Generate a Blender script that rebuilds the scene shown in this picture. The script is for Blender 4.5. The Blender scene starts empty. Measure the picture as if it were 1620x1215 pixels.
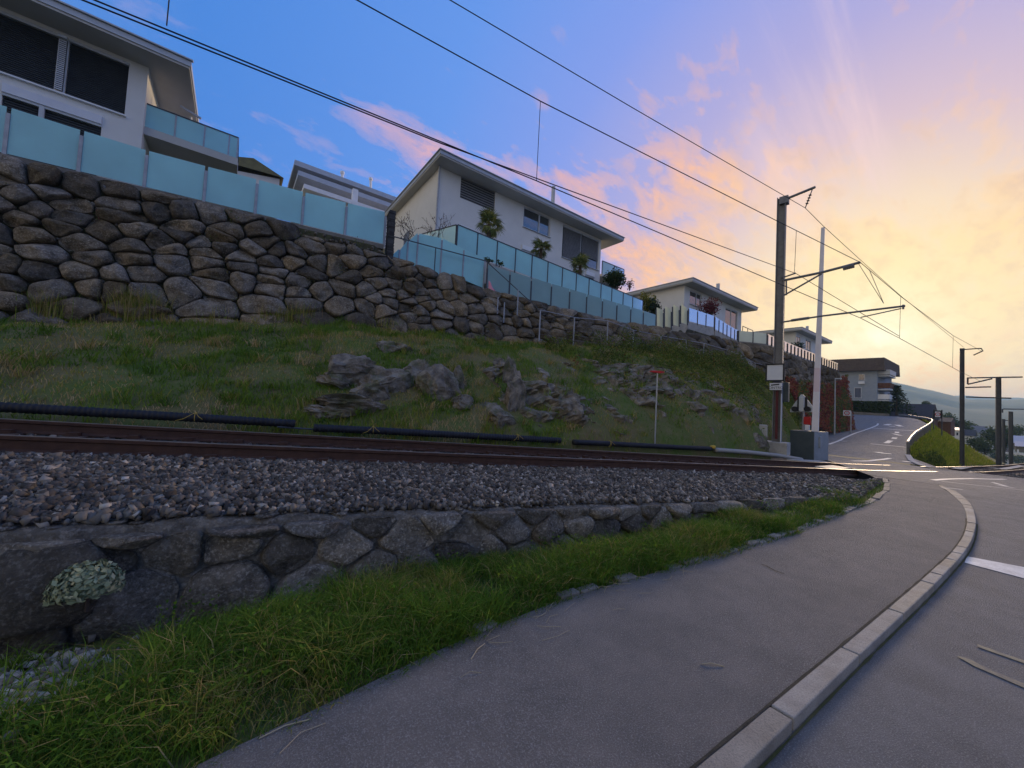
import bpy, math, random
import numpy as np
from mathutils import Vector, Matrix, noise

random.seed(7)
rng = np.random.default_rng(7)
scene = bpy.context.scene
col = scene.collection
rad = math.radians

# ------------------------------------------------------------------ camera
H = 1.52                     # eye height over the footpath (world z = 0)
F, CX, CY = 590.0, 810.0, 607.5
_up = np.array([712 / F, (-13300 - CY) / F, 1.0]); _up /= np.linalg.norm(_up)
_x = (1600 - CX) / F
_d1 = np.array([_x, -(_up[0] * _x + _up[2]) / _up[1], 1.0]); _d1 /= np.linalg.norm(_d1)
_d2 = np.cross(_up, _d1)
if _d2[0] > 0: _d2 = -_d2
R = np.stack([_d1, _d2, _up])          # world axes: x along the railway, y up the hill, z up
cam_d = bpy.data.cameras.new('camera')
cam = bpy.data.objects.new('camera', cam_d)
col.objects.link(cam)
cam_d.sensor_width = 36; cam_d.lens = F / 1620 * 36
cam_d.clip_start = 0.05; cam_d.clip_end = 20000
cam.matrix_world = Matrix(((R[0, 0], -R[0, 1], -R[0, 2], 0), (R[1, 0], -R[1, 1], -R[1, 2], 0),
                           (R[2, 0], -R[2, 1], -R[2, 2], H), (0, 0, 0, 1)))
scene.camera = cam

# ------------------------------------------------------------------ sky, sun, exposure
SUN_AZ, SUN_EL = 9.0, 9.5
def srgb(r, g, b):
    f = lambda c: (c / 255 / 12.92) if c / 255 <= .04045 else ((c / 255 + .055) / 1.055) ** 2.4
    return (f(r), f(g), f(b), 1)

world = bpy.data.worlds.new('World'); scene.world = world; world.use_nodes = True
nt = world.node_tree; nt.nodes.clear()
def N(t, tree=None, **kw):
    n = (tree or nt).nodes.new(t)
    for k, v in kw.items(): setattr(n, k, v)
    return n
def L(a, b, tree=None): (tree or nt).links.new(a, b)
def mth(op, a, b=None, c=None, clamp=False, tree=None):
    n = N('ShaderNodeMath', tree); n.operation = op; n.use_clamp = clamp
    for i, v in enumerate((a, b, c)):
        if v is None: continue
        if isinstance(v, (int, float)): n.inputs[i].default_value = v
        else: L(v, n.inputs[i], tree)
    return n.outputs[0]
def ramp(fac, stops, tree=None, interp='LINEAR'):
    n = N('ShaderNodeValToRGB', tree); cr = n.color_ramp; cr.interpolation = interp
    while len(cr.elements) < len(stops): cr.elements.new(0.5)
    for e, (p, c) in zip(cr.elements, stops): e.position = p; e.color = c
    if fac is not None: L(fac, n.inputs[0], tree)
    return n.outputs[0]
def mixc(f, a, b, tree=None, blend='MIX'):
    n = N('ShaderNodeMixRGB', tree); n.blend_type = blend
    for i, v in enumerate((f, a, b)):
        if isinstance(v, (int, float)): n.inputs[i].default_value = v
        elif isinstance(v, tuple): n.inputs[i].default_value = v
        else: L(v, n.inputs[i], tree)
    return n.outputs[0]
def maprange(v, a, b, c=0.0, d=1.0, tree=None, smooth=False):
    n = N('ShaderNodeMapRange', tree); n.clamp = True
    if smooth: n.interpolation_type = 'SMOOTHSTEP'
    L(v, n.inputs[0], tree)
    for i, x in enumerate((a, b, c, d)): n.inputs[i + 1].default_value = x
    return n.outputs[0]

tc_ = N('ShaderNodeTexCoord'); vecn = N('ShaderNodeVectorMath', operation='NORMALIZE'); L(tc_.outputs['Generated'], vecn.inputs[0])
sdir = Vector((math.cos(rad(SUN_EL)) * math.cos(rad(SUN_AZ)), math.cos(rad(SUN_EL)) * math.sin(rad(SUN_AZ)), math.sin(rad(SUN_EL))))
dt = N('ShaderNodeVectorMath', operation='DOT_PRODUCT'); L(vecn.outputs[0], dt.inputs[0]); dt.inputs[1].default_value = sdir
ang = mth('DIVIDE', mth('ARCCOSINE', mth('MINIMUM', dt.outputs['Value'], 0.99999)), math.pi)   # 0..1 = 0..180 deg
sep = N('ShaderNodeSeparateXYZ'); L(vecn.outputs[0], sep.inputs[0])
A = lambda d: d / 180.0
el = mth('ARCSINE', sep.outputs['Z']); az = mth('ARCTAN2', sep.outputs['Y'], sep.outputs['X'])
base = ramp(ang, [(A(0), srgb(255, 236, 190)), (A(6), srgb(252, 223, 164)), (A(13), srgb(243, 214, 178)), (A(21), srgb(212, 184, 194)),
                  (A(30), srgb(170, 162, 210)), (A(43), srgb(124, 148, 224)), (A(58), srgb(92, 142, 224)), (A(82), srgb(62, 126, 212)), (A(104), srgb(84, 132, 206)), (A(122), srgb(172, 178, 190)), (A(145), srgb(232, 220, 198)), (A(180), srgb(242, 224, 198))])
# warm band hugging the horizon, fading away from the sun
hz = mth('MULTIPLY', maprange(sep.outputs['Z'], 0.02, 0.20, 1, 0, smooth=True), maprange(ang, A(4), A(75), 1.0, 0.14))
base = mixc(hz, base, srgb(255, 176, 82))
# clouds: a flat layer seen in perspective, drawn out along the wind
zz = mth('ADD', mth('MAXIMUM', sep.outputs['Z'], 0.0), 0.30)
cmb = N('ShaderNodeCombineXYZ')
L(mth('DIVIDE', sep.outputs['X'], zz), cmb.inputs[0]); L(mth('DIVIDE', sep.outputs['Y'], zz), cmb.inputs[1])
def wnoise(scale, detail, rough, dist, vec):
    n = N('ShaderNodeTexNoise'); L(vec, n.inputs['Vector'])
    n.inputs['Scale'].default_value = scale; n.inputs['Detail'].default_value = detail
    n.inputs['Roughness'].default_value = rough; n.inputs['Distortion'].default_value = dist
    return n.outputs['Fac']
def wmap(rot, sc, loc):
    n = N('ShaderNodeMapping'); L(cmb.outputs[0], n.inputs[0]); n.inputs['Rotation'].default_value = (0, 0, rad(rot)); n.inputs['Scale'].default_value = sc + (1,); n.inputs['Location'].default_value = loc + (0,)
    return n.outputs[0]
mp = wmap(-14, (0.9, 1.5), (3.1, 1.7))
n_big = wnoise(1.25, 3, 0.5, 0.3, mp)
n_fine = wnoise(4.2, 8, 0.62, 0.5, wmap(-14, (0.75, 1.6), (1.1, 0.2)))
n_puff = wnoise(11.0, 7, 0.62, 0.3, wmap(-30, (0.8, 1.5), (5.1, 0.9)))
mix1 = mth('ADD', mth('ADD', mth('MULTIPLY', n_big, 0.42), mth('MULTIPLY', n_fine, 0.46)), mth('MULTIPLY', n_puff, 0.40))
# the cloud bank stands over the middle distance and thins out overhead and away from the sun
ga = mth('DIVIDE', mth('SUBTRACT', az, rad(34)), rad(27)); ge = mth('DIVIDE', mth('SUBTRACT', el, rad(23)), rad(14.5))
g1 = mth('POWER', 2.718, mth('MULTIPLY', mth('ADD', mth('MULTIPLY', ga, ga), mth('MULTIPLY', ge, ge)), -1.0))
g2 = mth('MULTIPLY', maprange(el, rad(15), rad(31), 1.0, 0.0, smooth=True), maprange(ang, A(18), A(60), 1.0, 0.1))
g3 = mth('MULTIPLY', maprange(ang, A(40), A(85), 0.42, 0.36), 1.0)
cover = mth('MAXIMUM', mth('MAXIMUM', g1, g2), g3)
thr = mth('ADD', maprange(cover, 0.0, 1.0, 0.76, 0.515), maprange(el, rad(36), rad(45), 0.0, 0.10, smooth=True))
cl = mth('MULTIPLY', mth('SUBTRACT', mix1, thr), 8.5, clamp=True)
cl = mth('MULTIPLY', cl, maprange(sep.outputs['Z'], 0.0, 0.09, 0, 1))
# thin cirrus streaks rising from the sun side
n_st = wnoise(1.5, 8, 0.62, 0.25, wmap(-8, (0.26, 3.6), (0.4, 0.9)))
stm = mth('MULTIPLY', maprange(n_st, 0.50, 0.70, 0, 0.85, smooth=True), mth('MULTIPLY', maprange(el, rad(19), rad(27), 0, 1), maprange(az, rad(12), rad(24), 1, 0)))
ccol = ramp(ang, [(A(0), srgb(255, 240, 190)), (A(7), srgb(255, 226, 160)), (A(16), srgb(254, 208, 148)), (A(27), srgb(255, 188, 128)), (A(40), srgb(252, 178, 132)), (A(58), srgb(226, 170, 172)), (A(90), srgb(140, 150, 210)), (A(180), srgb(170, 155, 180))])
shade = mth('MULTIPLY', maprange(n_puff, 0.46, 0.64, 0.0, 1.0), maprange(ang, A(5), A(25), 0.5, 0.72))
ccol = mixc(shade, ccol, ramp(ang, [(A(0), srgb(246, 206, 122)), (A(12), srgb(226, 190, 156)), (A(30), srgb(186, 166, 196)), (A(60), srgb(120, 142, 210))]))
skyc = mixc(mth('MULTIPLY', cl, 0.96), base, ccol)
skyc = mixc(stm, skyc, srgb(242, 208, 206))
# bright slits in the bank where the sun stands behind it
e2 = mth('MULTIPLY', mth('SUBTRACT', el, rad(SUN_EL - .6)), 2.8); a2_ = mth('MULTIPLY', mth('SUBTRACT', az, rad(SUN_AZ)), 0.85)
gd = mth('SQRT', mth('ADD', mth('MULTIPLY', e2, e2), mth('MULTIPLY', a2_, a2_)))
glow = mth('MULTIPLY', mth('POWER', mth('SUBTRACT', 1.0, mth('MINIMUM', mth('MULTIPLY', gd, 180 / math.pi / 6.5), 1.0)), 1.6), maprange(wnoise(3.0, 5, .6, .2, wmap(0, (.25, 2.2), (2, 2))), 0.40, 0.60, 0.12, 1))
skyc = mixc(glow, skyc, (1.2, 1.1, 0.74, 1))
bg = N('ShaderNodeBackground'); L(skyc, bg.inputs[0]); bg.inputs[1].default_value = 0.83
nish = N('ShaderNodeTexSky', sky_type='NISHITA'); nish.sun_disc = False
nish.sun_elevation = rad(SUN_EL); nish.sun_rotation = rad(90 - SUN_AZ); nish.air_density = 1.0; nish.dust_density = 1.0; nish.ozone_density = 2.0
bg2 = N('ShaderNodeBackground'); L(nish.outputs[0], bg2.inputs[0]); bg2.inputs[1].default_value = 0.05
addw = N('ShaderNodeMixShader'); addw.inputs[0].default_value = 0.12
L(bg.outputs[0], addw.inputs[1]); L(bg2.outputs[0], addw.inputs[2])
wo = N('ShaderNodeOutputWorld'); L(addw.outputs[0], wo.inputs[0])

sl = bpy.data.lights.new('sun', 'SUN'); sl.energy = 2.8; sl.angle = rad(12); sl.color = (1.0, 0.74, 0.46)
so = bpy.data.objects.new('sun', sl); col.objects.link(so)
so.rotation_euler = sdir.to_track_quat('Z', 'Y').to_euler()
scene.view_settings.view_transform = 'Standard'; scene.view_settings.look = 'None'
scene.view_settings.exposure = 0.6; scene.view_settings.gamma = 1.0
scene.view_settings.use_curve_mapping = False
scene.render.film_transparent = False
scene.cycles.max_bounces = 5; scene.cycles.diffuse_bounces = 3; scene.cycles.glossy_bounces = 3; scene.cycles.transmission_bounces = 4; scene.cycles.transparent_max_bounces = 6
scene.cycles.use_denoising = True
scene.cycles.volume_bounces = 1

# ------------------------------------------------------------------ pixel -> place helpers
def ray(px, py): return R @ np.array([(px - CX) / F, (py - CY) / F, 1.0])
def _at(r, k): p = r * k; return np.array([p[0], p[1], p[2] + H])
def on_v(px, py, v): r = ray(px, py); return _at(r, v / r[1])
def on_u(px, py, u): r = ray(px, py); return _at(r, u / r[0])
def on_z(px, py, z): r = ray(px, py); return _at(r, (z - H) / r[2])
def on_l(px, py, c, m): r = ray(px, py); return _at(r, c / (r[1] - m * r[0]))
def on_w(px, py): return on_l(px, py, 15.3, -0.13)

# ------------------------------------------------------------------ materials
MATS = {}
def material(name, c1, c2=None, scale=8.0, rough=0.8, bump=0.0, bscale=None, c3=None, s3=60.0, f3=0.35, metal=0.0, spec=0.3, attr=None, randv=0.0, coord='pos', detail=6, lo=0.35, hi=0.65, nr=0.6):
    m = bpy.data.materials.new(name); m.use_nodes = True; t = m.node_tree; b = t.nodes['Principled BSDF']
    c1 = tuple(c1) + (1,) if len(c1) == 3 else c1
    b.inputs['Roughness'].default_value = rough; b.inputs['Metallic'].default_value = metal
    b.inputs['Specular IOR Level'].default_value = spec
    out = None
    if coord == 'pos': vec = N('ShaderNodeNewGeometry', t).outputs['Position']
    else: vec = N('ShaderNodeTexCoord', t).outputs['Object']
    def tn(s, d=detail, r=nr):
        n = N('ShaderNodeTexNoise', t); n.inputs['Scale'].default_value = s; n.inputs['Detail'].default_value = d; n.inputs['Roughness'].default_value = r
        L(vec, n.inputs['Vector'], t); return n.outputs['Fac']
    if attr:
        an = N('ShaderNodeAttribute', t); an.attribute_name = attr
        out = ramp(an.outputs['Fac'], c1 if isinstance(c1, list) else c2, t)
    elif c2 is not None:
        f = maprange(tn(scale), lo, hi, tree=t)
        out = mixc(f, c1, tuple(c2) + (1,) if len(c2) == 3 else c2, t)
    if c3 is not None:
        f = mth('MULTIPLY', maprange(tn(s3, 3, 0.7), 0.5, 0.72, tree=t), f3, tree=t)
        out = mixc(f, out if out is not None else c1, tuple(c3) + (1,), t)
    if randv:
        oi = N('ShaderNodeObjectInfo', t)
        hs = N('ShaderNodeHueSaturation', t)
        L(maprange(oi.outputs['Random'], 0, 1, 1 - randv, 1 + randv, tree=t), hs.inputs['Value'], t)
        L(maprange(mth('FRACT', mth('MULTIPLY', oi.outputs['Random'], 7.31, tree=t), tree=t), 0, 1, 0.7, 1.25, tree=t), hs.inputs['Saturation'], t)
        if out is not None: L(out, hs.inputs['Color'], t)
        else: hs.inputs['Color'].default_value = c1
        out = hs.outputs[0]
    if out is None: b.inputs['Base Color'].default_value = c1
    else: L(out, b.inputs['Base Color'], t)
    if bump:
        bn = N('ShaderNodeBump', t); bn.inputs['Strength'].default_value = bump; bn.inputs['Distance'].default_value = 0.05
        L(tn(bscale or scale * 4, 8, 0.65), bn.inputs['Height'], t); L(bn.outputs[0], b.inputs['Normal'], t)
    MATS[name] = m
    return m
def attr_mat(name, stops, rough=0.85, spec=0.2, trans=0.0):
    m = bpy.data.materials.new(name); m.use_nodes = True; t = m.node_tree; b = t.nodes['Principled BSDF']
    an = N('ShaderNodeAttribute', t); an.attribute_name = 'tint'
    c = ramp(an.outputs['Fac'], [(p, tuple(q) + (1,)) for p, q in stops], t)
    L(c, b.inputs['Base Color'], t); b.inputs['Roughness'].default_value = rough; b.inputs['Specular IOR Level'].default_value = spec
    if trans:
        tr = N('ShaderNodeBsdfTranslucent', t); L(c, tr.inputs[0], t)
        mx = N('ShaderNodeMixShader', t); mx.inputs[0].default_value = trans
        L(b.outputs[0], mx.inputs[1], t); L(tr.outputs[0], mx.inputs[2], t); L(mx.outputs[0], t.nodes['Material Output'].inputs[0], t)
    MATS[name] = m
    return m
M = MATS
material('ground_soil', (.09, .08, .045), (.07, .085, .03), 0.6, 0.95, 0.4, 6, (.12, .10, .07), 3.0, 0.5)
material('bank_soil', (.145, .115, .05), (.085, .125, .022), 0.8, 0.95, 0.6, 9, (.22, .165, .09), 2.2, 0.5)
material('far_field', (.05, .075, .03), (.035, .06, .03), 0.01, 1.0, 0, None, (.09, .10, .05), 0.02, 0.6)
material('forest', (.02, .04, .02), (.04, .06, .03), 0.012, 1.0, 0.6, 0.08, (.07, .085, .04), 0.006, 0.8)
material('asphalt', (.105, .108, .112), (.215, .215, .215), 2.2, 0.85, 0.7, 120, (.44, .44, .44), 120, 0.6, detail=14, nr=.76, lo=.3, hi=.7)
material('footpath_asphalt', (.112, .110, .108), (.235, .212, .192), 1.7, 0.88, 0.7, 120, (.44, .44, .43), 120, 0.6, detail=14, nr=.76, lo=.3, hi=.7)
material('joint_dirt', (.03, .03, .025), (.06, .055, .04), 14, 0.95, 0.5, 60)
material('joint_moss', (.05, .065, .02), (.10, .095, .04), 9, 0.95, 0.5, 60)
material('road_paint', (.72, .72, .68), (.5, .5, .47), 7, 0.7, 0.1, 80, (.2, .2, .2), 40, 0.45)
material('worn_paint', (.36, .30, .17), (.14, .13, .12), 14, 0.8, 0.1, 80, (.14, .14, .14), 60, 0.7)
material('granite', (.26, .235, .20), (.36, .325, .275), 6, 0.75, 0.4, 90, (.12, .11, .10), 130, 0.7, randv=0.14)
material('edging_granite', (.17, .155, .135), (.27, .25, .215), 9, 0.8, 0.5, 60, (.08, .08, .06), 40, 0.6, randv=0.25)
material('ballast_bed', (.07, .066, .06), (.11, .10, .09), 18, 0.95, 0.8, 40)
attr_mat('ballast_stone', [(0, (.045, .038, .032)), (.25, (.095, .082, .07)), (.5, (.165, .145, .12)), (.75, (.29, .25, .205)), (1, (.55, .50, .42))])
material('boulder', (.058, .044, .029), (.215, .170, .118), 3.2, 0.95, 1.0, 16, (.44, .38, .29), 26, 0.6, randv=0.48, detail=12, nr=.7)
material('boulder_gap', (.045, .038, .025), (.07, .068, .03), 3, 1.0, 0.6, 12)
material('mortar', (.09, .08, .066), (.25, .22, .18), 8, 0.95, 1.0, 34, (.46, .42, .36), 24, 0.7, detail=12, nr=.72)
material('wall_stone', (.075, .066, .054), (.24, .21, .17), 9, 0.95, 1.0, 38, (.46, .42, .36), 40, 0.75, randv=0.55, detail=12, nr=.72)
material('bedrock', (.085, .072, .057), (.32, .275, .215), 3.4, 0.95, 1.0, 18, (.075, .09, .025), 2.2, 0.8, detail=12, nr=.7, lo=.36, hi=.66)
material('pale_rubble', (.18, .17, .165), (.36, .34, .33), 9, 0.9, 0.5, 40, randv=0.25)
material('rusty_rail', (.055, .027, .019), (.085, .042, .028), 9, 0.8, 0.2, 60)
material('rail_head', (.24, .20, .18), (.32, .28, .25), 6, 0.4, metal=0.7)
material('sleeper', (.085, .055, .042), (.12, .08, .06), 6, 0.9, 0.3, 40)
material('black_plastic', (.010, .010, .014), (.018, .019, .025), 5, 0.6, spec=0.3)
material('grey_pipe', (.30, .29, .27), (.36, .34, .31), 3, 0.6)
material('yellow_rope', (.5, .34, .06), None)
material('galvanised', (.30, .31, .33), (.40, .41, .43), 5, 0.5, metal=0.35, c3=(.2, .2, .21), s3=20, f3=.4)
material('dark_steel', (.055, .062, .075), (.08, .085, .095), 5, 0.5, metal=0.3)
material('mast_steel', (.15, .155, .17), (.20, .205, .215), 2.5, 0.6, metal=0.2, c3=(.11, .085, .07), s3=9, f3=.5)
material('far_mast_steel', (.055, .058, .07), (.08, .082, .095), 2.5, 0.6, metal=0.2)
material('maroon_paint', (.075, .014, .018), (.10, .02, .022), 4, 0.6)
material('concrete', (.33, .32, .30), (.43, .41, .38), 2.5, 0.9, 0.3, 40, (.2, .19, .17), 6, 0.5)
material('dark_concrete', (.15, .14, .125), (.21, .195, .17), 2.5, 0.95, 0.3, 40, (.09, .08, .07), 6, 0.5)
material('white_plaster', (.66, .65, .62), (.70, .69, .66), 1.5, 0.9, 0.08, 120)
material('grey_plaster', (.27, .31, .37), (.31, .35, .40), 1.5, 0.9, 0.08, 120)
material('soffit', (.46, .45, .42), (.50, .49, .46), 1.2, 0.9)
material('roof_metal', (.40, .42, .45), (.46, .48, .50), 2, 0.45, metal=0.2)
material('roof_felt', (.16, .15, .15), (.20, .19, .18), 3, 0.95)
material('brown_roof', (.075, .055, .045), (.11, .08, .062), 3, 0.9, 0.4, 10)
material('mossy_roof', (.15, .13, .05), (.10, .085, .04), 2, 0.95, 0.3, 10)
material('dark_roof', (.035, .035, .04), (.055, .052, .055), 3, 0.9, 0.4, 8)
material('red_roof', (.22, .08, .05), (.28, .11, .07), 3, 0.9)
material('wood_brown', (.10, .045, .03), (.14, .065, .04), 4, 0.9)
material('blind_dark', (.19, .19, .19), (.24, .24, .24), 3, 0.5, metal=0.2)
material('blind_black', (.028, .032, .034), (.04, .044, .046), 3, 0.55)
material('white_paint', (.72, .73, .75), (.78, .79, .80), 3, 0.5)
material('frame_grey', (.46, .48, .50), (.52, .54, .56), 3, 0.5)
material('sign_white', (.60, .62, .68), (.66, .68, .72), 3, 0.5)
material('sign_black', (.015, .016, .02), None, rough=.5)
material('sign_red', (.42, .02, .02), None, rough=.5)
material('signal_grey', (.42, .45, .46), (.5, .53, .54), 3, 0.5)
material('cabinet_dark', (.045, .062, .07), (.06, .078, .085), 3, 0.6)
material('cabinet_light', (.19, .22, .25), (.24, .27, .30), 3, 0.6)
material('boom_white', (.72, .68, .70), (.80, .77, .79), 2, 0.5)
material('boom_red', (.70, .56, .60), (.74, .62, .66), 2, 0.5)
material('pink_cloth', (.72, .20, .30), (.78, .36, .46), 2.5, 0.9)
material('bark', (.07, .05, .035), (.11, .085, .06), 12, 0.95, 0.6, 50)
material('twig', (.06, .045, .04), (.09, .07, .06), 12, 0.95)
material('slate_stack', (.035, .035, .04), (.06, .06, .062), 9, 0.9, 0.5, 40, randv=.5)
attr_mat('grass', [(0, (.03, .075, .008)), (.3, (.075, .165, .014)), (.6, (.15, .24, .022)), (.8, (.27, .25, .05)), (.9, (.34, .25, .09)), (1, (.44, .33, .16))], trans=0.3)
attr_mat('bank_grass', [(0, (.05, .105, .012)), (.3, (.105, .20, .016)), (.6, (.20, .27, .03)), (.78, (.32, .26, .06)), (.9, (.42, .29, .12)), (1, (.52, .37, .19))], trans=0.25)
attr_mat('mound_grass', [(0, (.11, .16, .014)), (.5, (.28, .33, .025)), (.8, (.42, .36, .06)), (1, (.44, .32, .14))], trans=0.3)
attr_mat('bramble', [(0, (.04, .065, .010)), (.5, (.11, .155, .025)), (.8, (.25, .22, .05)), (.93, (.15, .07, .035)), (1, (.2, .06, .04))], trans=0.2)
attr_mat('red_ivy', [(0, (.06, .018, .014)), (.35, (.18, .04, .03)), (.6, (.30, .085, .04)), (.78, (.22, .15, .04)), (1, (.055, .10, .025))], trans=0.25)
attr_mat('maple_red', [(0, (.06, .012, .02)), (.6, (.17, .03, .04)), (1, (.26, .07, .06))], trans=0.25)
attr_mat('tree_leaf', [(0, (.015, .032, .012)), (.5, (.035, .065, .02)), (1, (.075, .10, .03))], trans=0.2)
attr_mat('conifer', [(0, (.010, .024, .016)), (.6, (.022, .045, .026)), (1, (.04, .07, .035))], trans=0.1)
attr_mat('palm_leaf', [(0, (.06, .095, .03)), (.6, (.17, .21, .055)), (1, (.36, .32, .10))], trans=0.2)
attr_mat('yellow_leaf', [(0, (.08, .09, .015)), (.6, (.2, .2, .03)), (1, (.34, .3, .05))], trans=0.3)
attr_mat('sage_leaf', [(0, (.14, .18, .10)), (.6, (.32, .36, .22)), (1, (.46, .44, .26))], trans=0.2)
attr_mat('bud', [(0, (.08, .05, .05)), (.6, (.14, .10, .08)), (1, (.2, .17, .1))])
attr_mat('straw', [(0, (.25, .19, .11)), (1, (.5, .42, .28))])

def glass_mat(name, colr, frost, coat_rough, tint_trans, ior=1.45):
    m = bpy.data.materials.new(name); m.use_nodes = True; t = m.node_tree; t.nodes.remove(t.nodes['Principled BSDF'])
    vec = N('ShaderNodeNewGeometry', t).outputs['Position']
    n = N('ShaderNodeTexNoise', t); n.inputs['Scale'].default_value = 1.3; n.inputs['Detail'].default_value = 6; L(vec, n.inputs['Vector'], t)
    c = mixc(n.outputs['Fac'], tuple(x * 0.86 for x in colr) + (1,), tuple(min(1, x * 1.12) for x in colr) + (1,), t)
    d = N('ShaderNodeBsdfDiffuse', t); L(c, d.inputs[0], t)
    tr = N('ShaderNodeBsdfTranslucent', t); L(c, tr.inputs[0], t)
    m1 = N('ShaderNodeMixShader', t); m1.inputs[0].default_value = 0.5; L(d.outputs[0], m1.inputs[1], t); L(tr.outputs[0], m1.inputs[2], t)
    tp = N('ShaderNodeBsdfTransparent', t); tp.inputs[0].default_value = tint_trans + (1,)
    m2 = N('ShaderNodeMixShader', t); m2.inputs[0].default_value = frost; L(tp.outputs[0], m2.inputs[1], t); L(m1.outputs[0], m2.inputs[2], t)
    g = N('ShaderNodeBsdfGlossy', t); g.inputs['Roughness'].default_value = coat_rough
    fr = N('ShaderNodeFresnel', t); fr.inputs[0].default_value = ior
    m3 = N('ShaderNodeMixShader', t); L(fr.outputs[0], m3.inputs[0], t); L(m2.outputs[0], m3.inputs[1], t); L(g.outputs[0], m3.inputs[2], t)
    L(m3.outputs[0], t.nodes['Material Output'].inputs[0], t); MATS[name] = m
glass_mat('frosted_glass', (.54, .86, .90), 0.88, 0.12, (.55, .85, .85), 1.28)
glass_mat('clear_glass', (.46, .62, .64), 0.70, 0.04, (.62, .86, .86), 1.22)
glass_mat('pale_glass', (.76, .80, .68), 0.95, 0.2, (.9, .95, .85), 1.22)
glass_mat('sunset_tint_glass', (.95, .62, .30), 0.97, 0.06, (.9, .8, .6), 1.5)  # warm sunset light on the far panes, painted into their base colour
glass_mat('milk_glass', (.66, .72, .70), 0.95, 0.06, (.8, .9, .9), 2.3)
m = bpy.data.materials.new('window_glass'); m.use_nodes = True
b = m.node_tree.nodes['Principled BSDF']; b.inputs['Base Color'].default_value = (.03, .04, .05, 1); b.inputs['Roughness'].default_value = .03; b.inputs['Specular IOR Level'].default_value = 1.0; b.inputs['IOR'].default_value = 1.9
MATS['window_glass'] = m

# ------------------------------------------------------------------ object helpers
def tag(o, label=None, cat=None, group=None, kind=None):
    if label: o['label'] = label
    if cat: o['category'] = cat
    if group: o['group'] = group
    if kind: o['kind'] = kind
    return o
def thing(name, label, cat, loc=(0, 0, 0), group=None, kind=None):
    o = bpy.data.objects.new(name, None); col.objects.link(o); o.location = tuple(float(c) for c in loc); o.empty_display_size = .2
    return tag(o, label, cat, group, kind)
def depth_off(parent):
    v = Vector((0, 0, 0)); p = parent
    while p is not None: v += Vector(p.location); p = p.parent
    return v
def link(name, me, parent=None, mat=None, loc=None):
    o = bpy.data.objects.new(name, me); col.objects.link(o)
    if mat is not None and len(me.materials) == 0: me.materials.append(M[mat] if isinstance(mat, str) else mat)
    if parent is not None:
        o.parent = parent; off = depth_off(parent)
        o.location = (Vector(loc) if loc is not None else Vector((0, 0, 0))) - off
    elif loc is not None: o.location = loc
    return o
def np_mesh(name, verts, faces, smooth=False, tint=None):
    verts = np.asarray(verts, np.float32)
    me = bpy.data.meshes.new(name)
    if isinstance(faces, np.ndarray):
        me.vertices.add(len(verts)); me.vertices.foreach_set('co', verts.ravel())
        k = faces.shape[1]
        me.loops.add(faces.size); me.loops.foreach_set('vertex_index', faces.ravel().astype(np.int32))
        me.polygons.add(len(faces)); me.polygons.foreach_set('loop_start', np.arange(0, faces.size, k, dtype=np.int32))
        me.update(calc_edges=True)
    else:
        me.from_pydata([tuple(map(float, v)) for v in verts], [], faces); me.update()
    if smooth: me.polygons.foreach_set('use_smooth', [True] * len(me.polygons))
    if tint is not None:
        a = me.attributes.new('tint', 'FLOAT', 'POINT'); a.data.foreach_set('value', np.asarray(tint, np.float32))
    return me
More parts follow.
